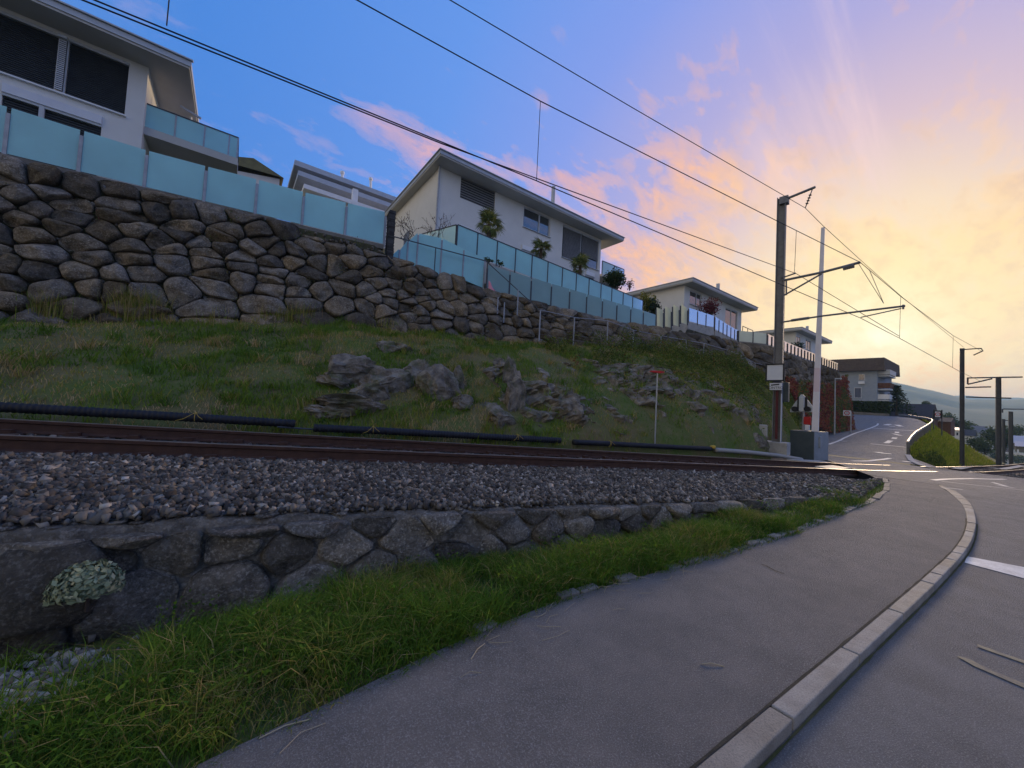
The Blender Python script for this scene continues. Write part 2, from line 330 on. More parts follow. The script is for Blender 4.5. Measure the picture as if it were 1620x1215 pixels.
class MB:
    """collects simple solids into one mesh"""
    def __init__(s): s.v = []; s.f = []
    def add(s, vs, fs):
        k = len(s.v); s.v += [tuple(map(float, v)) for v in vs]; s.f += [tuple(i + k for i in f) for f in fs]; return s
    def box(s, c, size, rz=0.0, tilt=None):
        x, y, z = (d / 2 for d in size)
        vs = [Vector((a, b_, d)) for a in (-x, x) for b_ in (-y, y) for d in (-z, z)]
        Mx = Matrix.Rotation(rz, 3, 'Z')
        if tilt is not None: Mx = Mx @ tilt
        vs = [Mx @ v + Vector(c) for v in vs]
        return s.add(vs, [(0, 1, 3, 2), (4, 6, 7, 5), (0, 4, 5, 1), (2, 3, 7, 6), (0, 2, 6, 4), (1, 5, 7, 3)])
    def hexa(s, p):   # 8 points: bottom 4 (loop), top 4 (loop)
        return s.add(p, [(3, 2, 1, 0), (4, 5, 6, 7), (0, 1, 5, 4), (1, 2, 6, 5), (2, 3, 7, 6), (3, 0, 4, 7)])
    def beam(s, a, b_, w, h=None, roll_up=Vector((0, 0, 1))):
        a = Vector(a); b_ = Vector(b_); d = (b_ - a)
        if d.length < 1e-6: return s
        d.normalize(); sd = d.cross(roll_up)
        if sd.length < 1e-4: sd = d.cross(Vector((0, 1, 0)))
        sd.normalize(); u_ = sd.cross(d); h = h or w
        q = [(-w / 2, -h / 2), (w / 2, -h / 2), (w / 2, h / 2), (-w / 2, h / 2)]
        return s.hexa([a + sd * x + u_ * y for x, y in q] + [b_ + sd * x + u_ * y for x, y in q])
    def tube(s, pts, r, n=8, cap=True):
        pts = [Vector(p) for p in pts]; rs = r if isinstance(r, (list, tuple, np.ndarray)) else [r] * len(pts)
        rings = []; k0 = len(s.v); prev = None
        for i, p in enumerate(pts):
            d = (pts[min(i + 1, len(pts) - 1)] - pts[max(i - 1, 0)])
            if d.length < 1e-9: d = Vector((0, 0, 1))
            d.normalize()
            a = prev - d * prev.dot(d) if prev is not None else d.cross(Vector((0, 0, 1)))
            if a.length < 1e-3: a = d.cross(Vector((0, 1, 0)))
            a.normalize(); prev = a; b_ = d.cross(a)
            for j in range(n):
                t = 2 * math.pi * j / n
                s.v.append(tuple(p + (a * math.cos(t) + b_ * math.sin(t)) * rs[i]))
        for i in range(len(pts) - 1):
            for j in range(n):
                x = k0 + i * n + j; y = k0 + i * n + (j + 1) % n
                s.f.append((x, y, y + n, x + n))
        if cap:
            s.f.append(tuple(k0 + j for j in reversed(range(n)))); s.f.append(tuple(k0 + (len(pts) - 1) * n + j for j in range(n)))
        return s
    def disc(s, c, nrm, r, th, n=20):
        c = Vector(c); nrm = Vector(nrm).normalized()
        return s.tube([c - nrm * th / 2, c + nrm * th / 2], r, n)
    def build(s, name, mat, parent=None, smooth=False, bevel=0.0):
        me = np_mesh(name, s.v, s.f, smooth)
        o = link(name, me, parent, mat)
        if bevel:
            md = o.modifiers.new('edge', 'BEVEL'); md.width = bevel; md.segments = 2; md.limit_method = 'ANGLE'
        return o
def quad_sheet(rows):
    """rows: list of equally long lists of points -> verts, faces"""
    n = len(rows[0]); vs = [p for r in rows for p in r]; fs = []
    for i in range(len(rows) - 1):
        for j in range(n - 1):
            a = i * n + j; fs.append((a, a + 1, a + n + 1, a + n))
    return vs, fs
def smooth_tab(xs, ys, step=0.5, win=9):
    X = np.arange(xs[0] - 20, xs[-1] + 20 + step, step); Y = np.interp(X, xs, ys)
    k = np.ones(win) / win; Yp = np.pad(Y, win // 2, mode='edge')
    return X, np.convolve(Yp, k, mode='valid')
class Curve:
    def __init__(s, xs, ys, win=9): s.X, s.Y = smooth_tab(xs, ys, win=win)
    def __call__(s, u): return np.interp(u, s.X, s.Y)

# ------------------------------------------------------------------ the lie of the land
tcv = Curve([-60, 0, 12, 18, 22, 32, 45, 60, 80, 120], [18.0, 6.6, 4.32, 3.25, 2.78, 1.69, .5, -.6, -1.6, -3.0])
rzc = Curve([-60, 0, 18, 32, 60, 120], [4.2, .79, -.236, -1.03, -2.3, -5.0])
def tc(u): return float(tcv(u))
def rz(u): return float(rzc(u))
def tdir(u):
    d = Vector((1, (tc(u + .5) - tc(u - .5)), (rz(u + .5) - rz(u - .5)))); return d.normalized()
lwv = Curve([-20, -1.04, .6, 2.3, 4.1, 6.0, 7.8, 9.0], [4.4, 3.5, 3.35, 3.1, 2.85, 2.55, 2.2, 1.95], win=3)
lwz = Curve([-20, -1.04, .6, 2.3, 4.1, 6.0, 7.8, 9.0], [.9, .62, .52, .40, .29, .15, .05, .0], win=3)
pl = Curve([-20, 0, .8, 2.2, 3.8, 5.8, 9.87, 12.0, 13.06], [1.85, 1.93, 2.05, 2.11, 1.88, 1.68, 1.5, 1.62, 1.88], win=3)
rS = [13, 16.5, 20.5, 24, 30, 34, 40, 46, 55, 66, 75, 80, 84]
SL = Curve(rS, [1.88, 3.2, 4.65, 6.2, 8.6, 9.3, 9.9, 10.3, 11.3, 13.5, 19, 30, 46], win=5)
SR = Curve([26, 27.5, 30, 38, 50, 60, 70, 80, 86], [1.9, 2.45, 3.5, 4.45, 4.85, 5.35, 6.3, 8.6, 11.5], win=5)
zroad = Curve([13, 16.5, 20.5, 24, 26, 30, 38, 46, 60, 66, 75, 84, 90], [0, -.15, -.38, -.58, -.62, -.46, -.36, .02, .42, .80, 1.62, 2.0, 2.1], win=7)
def wtop(u):
    return float(np.interp(u, [-60, 28.3, 30.6, 34.5, 52, 60], [23.1, 11.62, 10.6, 10.75, 11.2, 11.4]))
wfoot = Curve([-60, -5, -2.6, .4, 2.6, 7, 12, 15, 20, 24, 27, 29, 31, 34, 38, 42, 46, 52], [2.6, 2.86, 3.1, 3.6, 3.93, 4.05, 4.2, 4.55, 4.75, 4.75, 4.6, 4.1, 3.3, 1.9, .9, .3, .15, .3], win=3)
def wtopz(u):
    return float(np.interp(u, [-60, 4.4, 4.6, 8.8, 8.9, 20, 21, 23, 28, 30.6, 52], [7.24, 7.24, 6.6, 6.45, 6.3, 6.05, 6.2, 6.6, 6.3, 6.35, 6.25]))
def batter(u): return float(np.interp(u, [-60, 26, 32, 60], [1.0, 1.0, .9, .7]))

def hnoise(x, y, s, amp): return amp * noise.noise(Vector((x * s, y * s, 3.7)))

# one sheet of land out to the horizon
def land(u, v):
    z = float(np.interp(u, [-400, -50, 13, 45, 150, 300, 600, 1200], [-6, -1, -.6, -2.7, -9, -17, -34, -46]))
    if v < -12: z -= min(40, (-v - 12) * .06)
    z = max(z, -52)
    return z
Us = np.unique(np.concatenate([np.linspace(-400, -20, 10), np.linspace(-20, 120, 29), np.linspace(140, 700, 20), np.geomspace(750, 9000, 16)]))
Vs = np.unique(np.concatenate([-np.geomspace(20, 6000, 20), np.linspace(-18, 20, 12), np.geomspace(24, 6000, 18)]))
rows = [[(u, v, land(u, v) + (hnoise(u, v, .01, 3.0) if u > 120 else 0) - (1.4 if v > 4 else 0)) for v in Vs] for u in Us]
me = np_mesh('ground', *quad_sheet(rows), smooth=True)
tag(link('ground', me, None, 'ground_soil'), 'grassy land falling away to the valley', kind='structure')

# hills on the far side of the valley, ridge lines with a forest-like uneven edge
def hill(name, px, dist, zfoot, depth, label, seed):
    ridge = []
    for (x, y) in px:
        p = on_u(x, y, dist) ; ridge.append(p)
    ridge = np.array(ridge); order = np.argsort(ridge[:, 1]); ridge = ridge[order]
    vv = np.linspace(ridge[0, 1], ridge[-1, 1], 150); zz_ = np.interp(vv, ridge[:, 1], ridge[:, 2])
    rows = []
    for k, t in enumerate(np.linspace(0, 1, 26)):
        row = []
        for v, z in zip(vv, zz_):
            if t < .7:
                s = t / .7; x = dist - depth * (1 - s); zz2 = zfoot + (z - zfoot) * (s ** .8)
            else:
                s = (t - .7) / .3; x = dist + depth * s * .5; zz2 = z - (z - zfoot) * .3 * s
            nz = noise.fractal(Vector((x * .004 + seed, v * .004, .2)), .9, 2.1, 6) * 26 * min(1, t * 1.4)
            tr = noise.noise(Vector((x * .06, v * .06, seed))) * 4.5
            row.append((x, v, zz2 + nz + tr))
        rows.append(row)
    o = link(name, np_mesh(name, *quad_sheet(rows), smooth=True), None, 'forest')
    return tag(o, label, kind='structure')
hill('hills', [(600, 560), (1100, 575), (1250, 585), (1330, 590), (1405, 602), (1440, 609), (1480, 617), (1520, 628), (1560, 632), (1620, 634), (1800, 640), (2400, 690)], 2300, -60, 1500, 'wooded hill across the valley fading into haze', 1.0)
hill('far_hills', [(600, 600), (1300, 620), (1500, 626), (1560, 628), (1620, 632), (1800, 628), (2500, 660)], 4200, -60, 1400, 'distant blue hills on the horizon', 5.0)

# ------------------------------------------------------------------ bank between the railway and the boulder wall
def bank_edges(u):
    lo_v = tc(u) + 2.15; lo_z = rz(u) - .28
    if u > 19:
        k = min(1, (u - 19) / 3); lo_v = lo_v * (1 - k) + (float(SL(u)) + .02) * k; lo_z = lo_z * (1 - k) + (float(zroad(u)) + .03) * k
    lo_v = max(lo_v, float(np.interp(u, [15.2, 17.2, 18.5, 22.5, 25, 27], [0, 5.9, 6.35, 6.9, 7.2, 0])))
    if u < 52.5:
        hi_v = wtop(u) - batter(u) - .02; hi_z = float(wfoot(u))
    else:
        k = min(1, (u - 52.5) / 5); hi_v = (wtop(52) - .7) * (1 - k) + (float(SL(u)) + 22) * k; hi_z = .3 * (1 - k) + (float(zroad(u)) + 2.0) * k
    hi_v = max(hi_v, lo_v + .3)
    return lo_v, lo_z, hi_v, hi_z
def bank_pt(u, t, rough=True):
    a, za, b_, zb = bank_edges(u)
    steep = float(np.interp(u, [-10, 4, 9, 14, 20, 26, 32], [.85, .8, .62, .5, .5, .55, .8]))
    v = a + (b_ - a) * t; z = za + (zb - za) * (t ** steep)
    if rough:
        w = math.sin(math.pi * min(1, max(0, t))) ** .6
        z += w * (noise.fractal(Vector((u * .45, v * .45, .7)), .9, 2.0, 4) * .20)
        v += w * noise.fractal(Vector((u * .5, z * .5, 9.3)), .9, 2.0, 4) * .22
    return (u, v, z)
us = np.concatenate([np.arange(-40, -8, 1.0), np.arange(-8, 26, .2), np.arange(26, 100, .8)])
ts = np.linspace(0, 1, 28)
me = np_mesh('bank', *quad_sheet([[bank_pt(u, t) for t in ts] for u in us]), smooth=True)
bank = tag(link('bank', me, None, 'bank_soil'), 'steep grassy bank between the railway and the boulder wall', kind='structure')
rows = [[(u, v, rz(u) - .17 + hnoise(u, v, 2.0, .03)) for v in np.linspace(tc(u) + 1.6, 7.4, 9)] for u in np.arange(14.5, 26.2, .4)]
tag(link('gravel_apron', np_mesh('gravel_apron', *quad_sheet(rows), smooth=True), None, 'ballast_bed'), 'gravel strip round the mast foot and the barrier cabinet', kind='structure')
# terrace behind the wall top and the hill above
rows = [[(u, wtop(u) - .05 + d, wtopz(u) - .12 + max(0, d - 30) * .12) for d in (0, 1, 6, 30, 90, 300)] for u in np.concatenate([np.arange(-60, 53, 1.0), [53]])]
tag(link('terrace_ground', np_mesh('terrace_ground', *quad_sheet(rows)), None, 'ground_soil'), 'garden terraces above the boulder wall', kind='structure')

# mound between the road beyond the crossing and the track
def mound_pt(u, t):
    a = tc(u) + 2.4; za = rz(u) - .35
    b_ = float(SR(u)) - .25; zb = float(zroad(u)) - .02
    v = a + (b_ - a) * t
    w = math.sin(math.pi * t)
    return (u, v, za + (zb - za) * (t ** 1.05) + w * (.0 + noise.fractal(Vector((u * .3, v * .4, 2.2)), .9, 2.0, 3) * .22))
us2 = np.concatenate([np.arange(26.2, 60, .5), np.arange(60, 90, 1.5)])
def mound_ok(u): return SR(u) - .25 > tc(u) + 2.4
us2 = [u for u in us2 if mound_ok(u)]
me = np_mesh('grass_mound', *quad_sheet([[mound_pt(u, t) for t in np.linspace(0, 1, 14)] for u in us2]), smooth=True)
tag(link('grass_mound', me, None, 'bank_soil'), 'grassy mound between the road and the track beyond the crossing', kind='structure')

# verge between path and low wall
def verge_pt(u, t):
    a = float(pl(u)) - .05
    b_ = float(lwv(u)) + .02 if u < 9 else a + .1 + max(0, (tc(u) - 1.9 - a)) * 1.0
    b_ = max(b_, a + .06)
    v = a + (b_ - a) * t
    zb = np.interp(u, [-20, 0, 5, 8, 9.5, 13], [-.14, -.14, -.12, -.03, rz(9.5) - .30, rz(13) - .2])
    return (u, v, -.03 + (zb + .03) * t + (.05 * math.sin(math.pi * t)) + hnoise(u, v, 1.5, .03) * math.sin(math.pi * t))
me = np_mesh('verge', *quad_sheet([[verge_pt(u, t) for t in np.linspace(0, 1, 9)] for u in np.arange(-14, 13.01, .2)]), smooth=True)
tag(link('verge', me, None, 'bank_soil'), 'grassy verge beside the footpath', kind='structure')

# ------------------------------------------------------------------ road, path, kerb, markings
kl_px = [(1105, 1211), (1335, 1020.5), (1459, 917), (1516, 865), (1531, 832), (1527, 802), (1505, 781), (1479, 762)]
kr_px = [(1181, 1211), (1359, 1037), (1479, 926), (1535, 865), (1546, 828), (1538.5, 798), (1515, 778), (1483.5, 762)]
kl = [on_z(x, y, 0) for x, y in kl_px]; kr = [on_z(x, y, 0) for x, y in kr_px]
kl = [kl[0] - 4 * (kl[1] - kl[0])] + kl; kr = [kr[0] - 4 * (kr[1] - kr[0])] + kr
KL = Curve([p[0] for p in kl], [p[1] for p in kl], win=3); KR = Curve([p[0] for p in kr], [p[1] for p in kr], win=3)
u_k0, u_k1 = -8.0, kl[-1][0]
RD = -.055
def surf(u, v):
    """height of the road surface round the crossing"""
    return float(zroad(u))
# footpath
rows = []
for u in np.arange(-14, u_k1, .25):
    a = float(KL(u)); b_ = float(pl(min(u, 13.0)))
    if u > 13: b_ = float(SL(u))
    rows.append([(u, a + (b_ - a) * t, (0 if u < 13 else surf(u, 0)) + hnoise(u, a + t, .6, .006)) for t in np.linspace(0, 1, 6)])
tag(link('footpath', np_mesh('footpath', *quad_sheet(rows), smooth=True), None, 'footpath_asphalt'), 'asphalt footpath curving to the level crossing', kind='structure')
rows = []
for u in np.concatenate([np.arange(-14, u_k1, .25), [u_k1, u_k1 + .02]]):
    b_ = float(KR(u)) + .01
    k = max(0, min(1, (u - 10) / 4.5))
    if u > u_k1: b_ = float(SL(u)); k = 1
    rows.append([(u, -9 + (b_ + 9) * t, RD * (1 - k) + (surf(u, 0) if u > 13 else 0) - .003) for t in np.linspace(0, 1, 8)])
for u in np.arange(u_k1 + .5, 26.3, .5):
    rows.append([(u, -9 + (float(SL(u)) + 9) * t, surf(u, 0) - .003) for t in np.linspace(0, 1, 8)])
tag(link('road', np_mesh('road', *quad_sheet(rows), smooth=True), None, 'asphalt'), 'asphalt road leading to the level crossing', kind='structure')
rows = []
for u in np.arange(26.2, 84.5, .6):
    a = float(SR(u)); b_ = float(SL(u))
    rows.append([(u, a + (b_ - a) * t, float(zroad(u)) + .02 * (1 - (2 * t - 1) ** 2)) for t in np.linspace(0, 1, 7)])
tag(link('hill_road', np_mesh('hill_road', *quad_sheet(rows), smooth=True), None, 'asphalt'), 'asphalt road climbing past the wall beyond the crossing', kind='structure')
# dark edge of the crossing deck seen from the track side
d = MB()
q = [(13.06, 1.86), (16.5, 3.18), (20.4, 4.62)]
for (a, b_), (c, e) in zip(q, q[1:]):
    za, zb = surf(a, 0) - .004, surf(c, 0) - .004
    d.hexa([(a, b_, za - .4), (c, e, zb - .4), (c + .05, e - .1, zb - .4), (a + .05, b_ - .1, za - .4), (a, b_, za), (c, e, zb), (c + .05, e - .1, zb), (a + .05, b_ - .1, za)])
tag(d.build('crossing_edge', 'black_plastic'), 'dark rubber edge of the level crossing deck', kind='structure')

kerb = thing('kerb', None, None, (0, 0, 0), kind='structure'); kerb['label'] = 'pale granite kerb between footpath and road'
joints = [on_z(*p, 0)[0] for p in ((1237, 1128), (1346, 1031), (1417, 967), (1468, 922))]
js = [joints[0] - k * 1.0 for k in range(9, 0, -1)] + joints
while js[-1] < u_k1 - .4: js.append(js[-1] + .38)
for a, b_ in zip(js, js[1:]):
    g = .006; a2, b2 = a + g, b_ - g
    bm_ = MB(); dz = random.uniform(-.003, .004)
    za = 0.006 + dz + (surf(a2, 0) if a2 > 13 else 0); zb = .006 + dz + (surf(b2, 0) if b2 > 13 else 0)
    p = [(a2, float(KR(a2)), 0), (b2, float(KR(b2)), 0), (b2, float(KL(b2)), 0), (a2, float(KL(a2)), 0)]
    bm_.hexa([(x, y, -.2) for x, y, _ in p] + [(p[0][0], p[0][1], za), (p[1][0], p[1][1], zb), (p[2][0], p[2][1], zb), (p[3][0], p[3][1], za)])
    bm_.build('kerb_stone', 'granite', kerb, bevel=.008)
for fn_, nm_, off, zz_, mt_, lb in ((KL, 'kerb_joint', .006, .004, 'joint_dirt', 'dark dirty joint between footpath and kerb'), (KR, 'gutter_moss', -.012, RD + .003, 'joint_moss', 'mossy dirt in the gutter along the kerb')):
    rows = []
    for u in np.arange(-6, 9.5, .06):
        w_ = .006 * (1 + .9 * noise.noise(Vector((u * 6, off, 1)))); c_ = float(fn_(u)) + off; rows.append([(u, c_ - w_, zz_), (u, c_ + w_, zz_)])
    tag(link(nm_, np_mesh(nm_, *quad_sheet(rows)), None, mt_), lb, kind='structure')
edging = thing('path_edging', None, None, kind='structure'); edging['label'] = 'row of small stones edging the footpath'
u = 1.2
while u < 12.6:
    ln = random.uniform(.14, .24) if u < 8.3 else random.uniform(.5, .95)
    if u > 3.4 or random.random() < .35:
        v = float(pl(u + ln / 2)) + .035; bm_ = MB()
        ang_ = math.atan2(float(pl(u + ln)) - float(pl(u)), ln)
        bm_.box((u + ln / 2, v, -.045 + random.uniform(-.01, .012)), (ln - .02, .075 + random.uniform(0, .03), .12), ang_ + random.uniform(-.05, .05))
        bm_.build('edging_stone', 'edging_granite', edging, bevel=.012)
    u += ln
# painted markings, thin sheets above the asphalt
def z_near(u): return RD * (1 - max(0, min(1, (u - 10) / 4.5))) + (surf(u, 0) if u > 13 else 0) + .002
def paint_px(name, px, label, mat='road_paint', zf=z_near, it=6):
    pts = []
    for x, y in px:
        z = -.05
        for _ in range(it * 3):
            p = on_z(x, y, z); z = zf(max(-10, min(90, p[0])))
        pts.append(p)
    me = np_mesh(name, pts, [tuple(range(len(pts)))])
    return tag(link(name, me, None, mat), label, kind='structure')
def strip_px(name, px, w, label, mat='road_paint', zf=z_near):
    pts = []
    for x, y in px:
        r = ray(x, y); best = None
        for u in np.arange(2, 84, .05):
            e = abs(r[2] / r[0] * u + H - zf(u))
            if best is None or e < best[0]: best = (e, u)
        u = best[1]; pts.append(np.array([u, r[1] / r[0] * u, zf(u)]))
    L_, R_ = [], []
    P2 = []
    for a, b_ in zip(pts, pts[1:]):
        n = max(1, int(np.linalg.norm(b_ - a) / .5)); P2 += [a + (b_ - a) * k / n for k in range(n)]
    P2.append(pts[-1])
    for i, p in enumerate(P2):
        t = P2[min(i + 1, len(P2) - 1)] - P2[max(i - 1, 0)]; n = np.array([-t[1], t[0], 0]); n /= np.linalg.norm(n) + 1e-9
        for s_, arr in ((1, L_), (-1, R_)):
            q_ = p + n * w / 2 * s_; arr.append((q_[0], q_[1], zf(q_[0])))
    return tag(link(name, np_mesh(name, *quad_sheet([L_, R_])), None, mat), label, kind='structure')
def z_far(u): return float(zroad(u)) + .028
paint_px('give_way_bar', [(1530, 880), (1640, 901), (1640, 920), (1526, 890)], 'white painted bar across the road')
strip_px('worn_line', [(1546, 1021), (1580, 1033), (1640, 1054)], .05, 'worn yellowish paint line on the road', 'worn_paint')
strip_px('worn_line', [(1521, 1040), (1545, 1051), (1640, 1092)], .06, 'worn yellowish paint line on the road', 'worn_paint')
strip_px('crack', [(1204, 893), (1213, 896), (1226, 902), (1241, 908)], .012, 'short crack in the footpath asphalt', 'joint_dirt', zf=lambda u: .005)
strip_px('white_line', [(1476, 759.5), (1500, 757.8), (1540, 757), (1590, 758)], .13, 'white line near the crossing')
strip_px('white_line', [(1490, 761.5), (1530, 766), (1580, 771), (1640, 778)], .07, 'white line near the crossing')
strip_px('white_line', [(1500, 772), (1523, 774.5)], .07, 'short white line near the crossing')
strip_px('white_line', [(1570, 763), (1592, 769), (1576, 767), (1605, 772)], .1, 'white mark near the crossing')
zc_ = lambda u: float(zroad(u)) + .004 if u < 26 else z_far(u)
strip_px('edge_line', [(1311, 703), (1335, 693), (1360, 683), (1380, 676), (1388, 672.5), (1389, 670)], .17, 'white edge line of the road beyond the crossing', zf=zc_)
strip_px('cross_line', [(1377, 702), (1405, 704.7), (1434, 707.5)], .3, 'white line across the road beyond the crossing', zf=zc_)
strip_px('cross_line', [(1378, 677), (1402, 678.5), (1428, 680.5), (1456, 681.5)], .42, 'white line across the road beyond the crossing', zf=zc_)
strip_px('curved_line', [(1348, 729), (1375, 729), (1395, 727), (1408, 725)], .2, 'white curved line at the crossing', zf=zc_)
strip_px('short_line', [(1428, 729.8), (1443, 731)], .28, 'short white dash at the crossing', zf=zc_)
strip_px('arrow_mark', [(1386, 715), (1398, 717), (1410, 718)], .35, 'worn white mark on the road', zf=zc_)
strip_px('dash', [(1330, 697.5), (1340, 698)], .22, 'worn white dash on the road', zf=zc_)
for pxs in ([(1413, 686), (1425, 689)], [(1419, 683), (1419, 685)], [(1402, 701), (1409, 697)], [(1414, 694), (1416, 692)]):
    strip_px('figure_mark', pxs, .3, 'worn white walking figure painted on the road', zf=zc_)
for pxs in ([(1401, 672.5), (1407, 671), (1412, 671.5)], [(1406, 674), (1416, 674.5)], [(1418, 672), (1426, 674.5)]):
    strip_px('letter_mark', pxs, .5, 'worn white lettering on the road', zf=zc_)

# ------------------------------------------------------------------ railway track
track = thing('railway_track', 'single rusty railway track on grey ballast running to the level crossing', 'railway track', (0, tc(0), rz(0)))
prof = [(-.0625, -.172), (.0625, -.172), (.0625, -.160), (.012, -.135), (.009, -.05), (.034, -.038), (.036, -.006), (.03, 0), (-.03, 0), (-.036, -.006), (-.034, -.038), (-.009, -.05), (-.012, -.135), (-.0625, -.160)]
U_t = np.concatenate([np.arange(-14, 30, .5), np.arange(30, 90, 1.5)])
for side in (-.7525, .7525):
    for nm, pr, mt in (('rail', prof, 'rusty_rail'), ('running_surface', [(-.031, .002), (-.031, -.004), (.031, -.004), (.031, .002)], 'rail_head')):
        vs = []; fs = []; n = len(pr)
        for u in U_t:
            t = tdir(u); sd = Vector((-t.y, t.x, 0)).normalized()
            c = Vector((u, tc(u), rz(u) + .006)) + sd * side
            for a, h in pr: vs.append(c + sd * a + Vector((0, 0, h)))
        for i in range(len(U_t) - 1):
            for j in range(n): a = i * n + j; b_ = i * n + (j + 1) % n; fs.append((a, b_, b_ + n, a + n))
        o = link(nm, np_mesh(nm, vs, fs), track if nm == 'rail' else rail_o, mt)
        if nm == 'rail': rail_o = o
slp = None; u = -9.0; k = 0
sl_me = np_mesh('sleeper', *(lambda m_: (m_.v, m_.f))(MB().box((0, 0, 0), (.25, 2.5, .18))))
clip_me = np_mesh('rail_clip', *(lambda m_: (m_.v, m_.f))(MB().box((0, -.10, 0), (.12, .09, .05))))
while u < 58:
    if not (13.6 < u < 26):
        o = link('sleeper', sl_me, track, 'sleeper', (u, tc(u), rz(u) - .172 - .083)); o.rotation_euler = (0, 0, math.atan2(tdir(u).y, tdir(u).x))
        if u < 13:
            for side in (-.7525, .7525):
                t = tdir(u); sd = Vector((-t.y, t.x, 0)).normalized(); c = Vector((u, tc(u), rz(u) - .14)) + sd * side
                cl_ = bpy.data.objects.new('rail_clip', clip_me); col.objects.link(cl_)
                if not clip_me.materials: clip_me.materials.append(M['rusty_rail'])
                cl_.parent = o; cl_.location = (0, side, .117)
    u += .6
# concrete/steel blocks where the rails meet the deck
bl = MB(); p = on_l(1318, 738, 6.6, -.19); bl.box((p[0], p[1], rz(p[0]) - .09), (1.1, .55, .12), -.19)
tag(bl.build('crossing_ramp', 'cabinet_light', bevel=.02), 'pale steel deflector plate between the rails before the crossing', 'rail plate')
bl = MB(); p = (18.0, tc(18.0) + 1.25); bl.hexa([(17.2, p[1] + .2, -.5), (19.2, p[1] - .2, -.6), (19.2, p[1] + .25, -.6), (17.2, p[1] + .65, -.5), (17.2, p[1] + .2, -.2), (19.2, p[1] - .2, -.3), (19.2, p[1] + .25, -.3), (17.2, p[1] + .65, -.2)])
tag(bl.build('concrete_ramp', 'concrete', bevel=.02), 'pale concrete ramp block beside the rail at the crossing', 'concrete block')

# ballast bed and stones
def ballast_pt(u, s):
    """s: 0 wall side ... 1 bank side"""
    c = tc(u); ra = rz(u)
    a = float(lwv(u)) + .07 if u < 8 else float(np.interp(u, [8, 9, 13.2], [float(lwv(8)) + .12, float(pl(9)) + .15, float(pl(13)) + .05]))
    za = (float(lwz(u)) + .012) if u < 8 else float(np.interp(u, [8, 9.5, 13.2], [float(lwz(8)) - .05, .02, -.04]))
    crest = max(c - 1.75, a + .12)
    pts = [(a, za), ((a + crest) / 2, (za + ra - .19) / 2 + .02), (crest, ra - .20), (c - .9, ra - .19), (c, ra - .20), (c + 1.5, ra - .19), (c + 2.3, ra - .30)]
    xs = np.linspace(0, 1, len(pts))
    return float(np.interp(s, xs, [p_[0] for p_ in pts])), float(np.interp(s, xs, [p_[1] for p_ in pts]))
U_b = np.concatenate([np.arange(-14, 13.3, .3)])
rows = [[(u, *ballast_pt(u, s)) for s in np.linspace(0, 1, 25)] for u in U_b]
tag(link('ballast_bed', np_mesh('ballast_bed', *quad_sheet(rows), smooth=True), None, 'ballast_bed'), 'ballast bed under the track', kind='structure')
rows = [[(u, tc(u) + s, rz(u) - .2 - max(0, abs(s) - 1.6) * .4) for s in np.linspace(-3.5, 2.6, 9)] for u in np.arange(24.5, 90, 1.0)]
tag(link('ballast_bed', np_mesh('ballast_bed', *quad_sheet(rows), smooth=True), None, 'ballast_bed'), 'ballast bed under the track beyond the crossing', kind='structure')
ico_v = []; g_ = (1 + 5 ** .5) / 2
for a, b_ in ((1, g_), (-1, g_), (1, -g_), (-1, -g_)): ico_v += [(0, a, b_), (a, b_, 0), (b_, 0, a)]
ico_v = np.array(ico_v); ico_v /= np.linalg.norm(ico_v[0])
def hull_faces(P):
    fs = []; n = len(P)
    for i in range(n):
        for j in range(i + 1, n):
            for k in range(j + 1, n):
                nn = np.cross(P[j] - P[i], P[k] - P[i]); dd = (P - P[i]) @ nn
                if (dd <= 1e-6).all(): fs.append((i, j, k))
                elif (dd >= -1e-6).all(): fs.append((i, k, j))
    return np.array(fs)
ico_f = hull_faces(ico_v)
cube_v = np.array([(x, y, z) for x in (-1, 1) for y in (-1, 1) for z in (-1, 1)], float) * .72
cube_f = np.array([(0, 1, 3), (0, 3, 2), (4, 6, 7), (4, 7, 5), (0, 4, 5), (0, 5, 1), (2, 3, 7), (2, 7, 6), (0, 2, 6), (0, 6, 4), (1, 5, 7), (1, 7, 3)])
def stones(name, pos, size, label, mat, tint, flat=(1, 1, .75), parent=None):
    n = len(pos); V = np.repeat(cube_v[None], n, 0) * (1 + rng.uniform(-.45, .25, (n, 8, 1))) + rng.uniform(-.18, .18, (n, 8, 3))
    V *= (rng.uniform(.65, 1.35, (n, 1, 3)) * np.array(flat))
    q = rng.normal(size=(n, 4)); q /= np.linalg.norm(q, axis=1, keepdims=True)
    w, x, y, z = q.T
    Rm = np.stack([1 - 2 * (y * y + z * z), 2 * (x * y - z * w), 2 * (x * z + y * w), 2 * (x * y + z * w), 1 - 2 * (x * x + z * z), 2 * (y * z - x * w), 2 * (x * z - y * w), 2 * (y * z + x * w), 1 - 2 * (x * x + y * y)], -1).reshape(n, 3, 3)
    V = np.einsum('nij,nkj->nki', Rm, V) * np.asarray(size)[:, None, None] + np.asarray(pos)[:, None, :]
    Fc = (cube_f[None] + 8 * np.arange(n)[:, None, None]).reshape(-1, 3)
    me = np_mesh(name, V.reshape(-1, 3), Fc, tint=np.repeat(tint, 8))
    return tag(link(name, me, parent, mat), label, kind='stuff')
pos = []; size = []
def scatter_ballast(u0, u1, n, s0=0.0, s1=1.0, sz=(.022, .042)):
    for _ in range(n):
        u = random.uniform(u0, u1); s = random.uniform(s0, s1); v, z = ballast_pt(u, s)
        c = tc(u)
        if abs(abs(v - c) - .7525) < .08: continue
        zz_ = random.uniform(-.012, .03)
        if abs(v - c) < .72: zz_ -= .012
        pos.append((u, v, z + zz_)); size.append(random.uniform(*sz) * (1.35 if random.random() < .08 else 1))
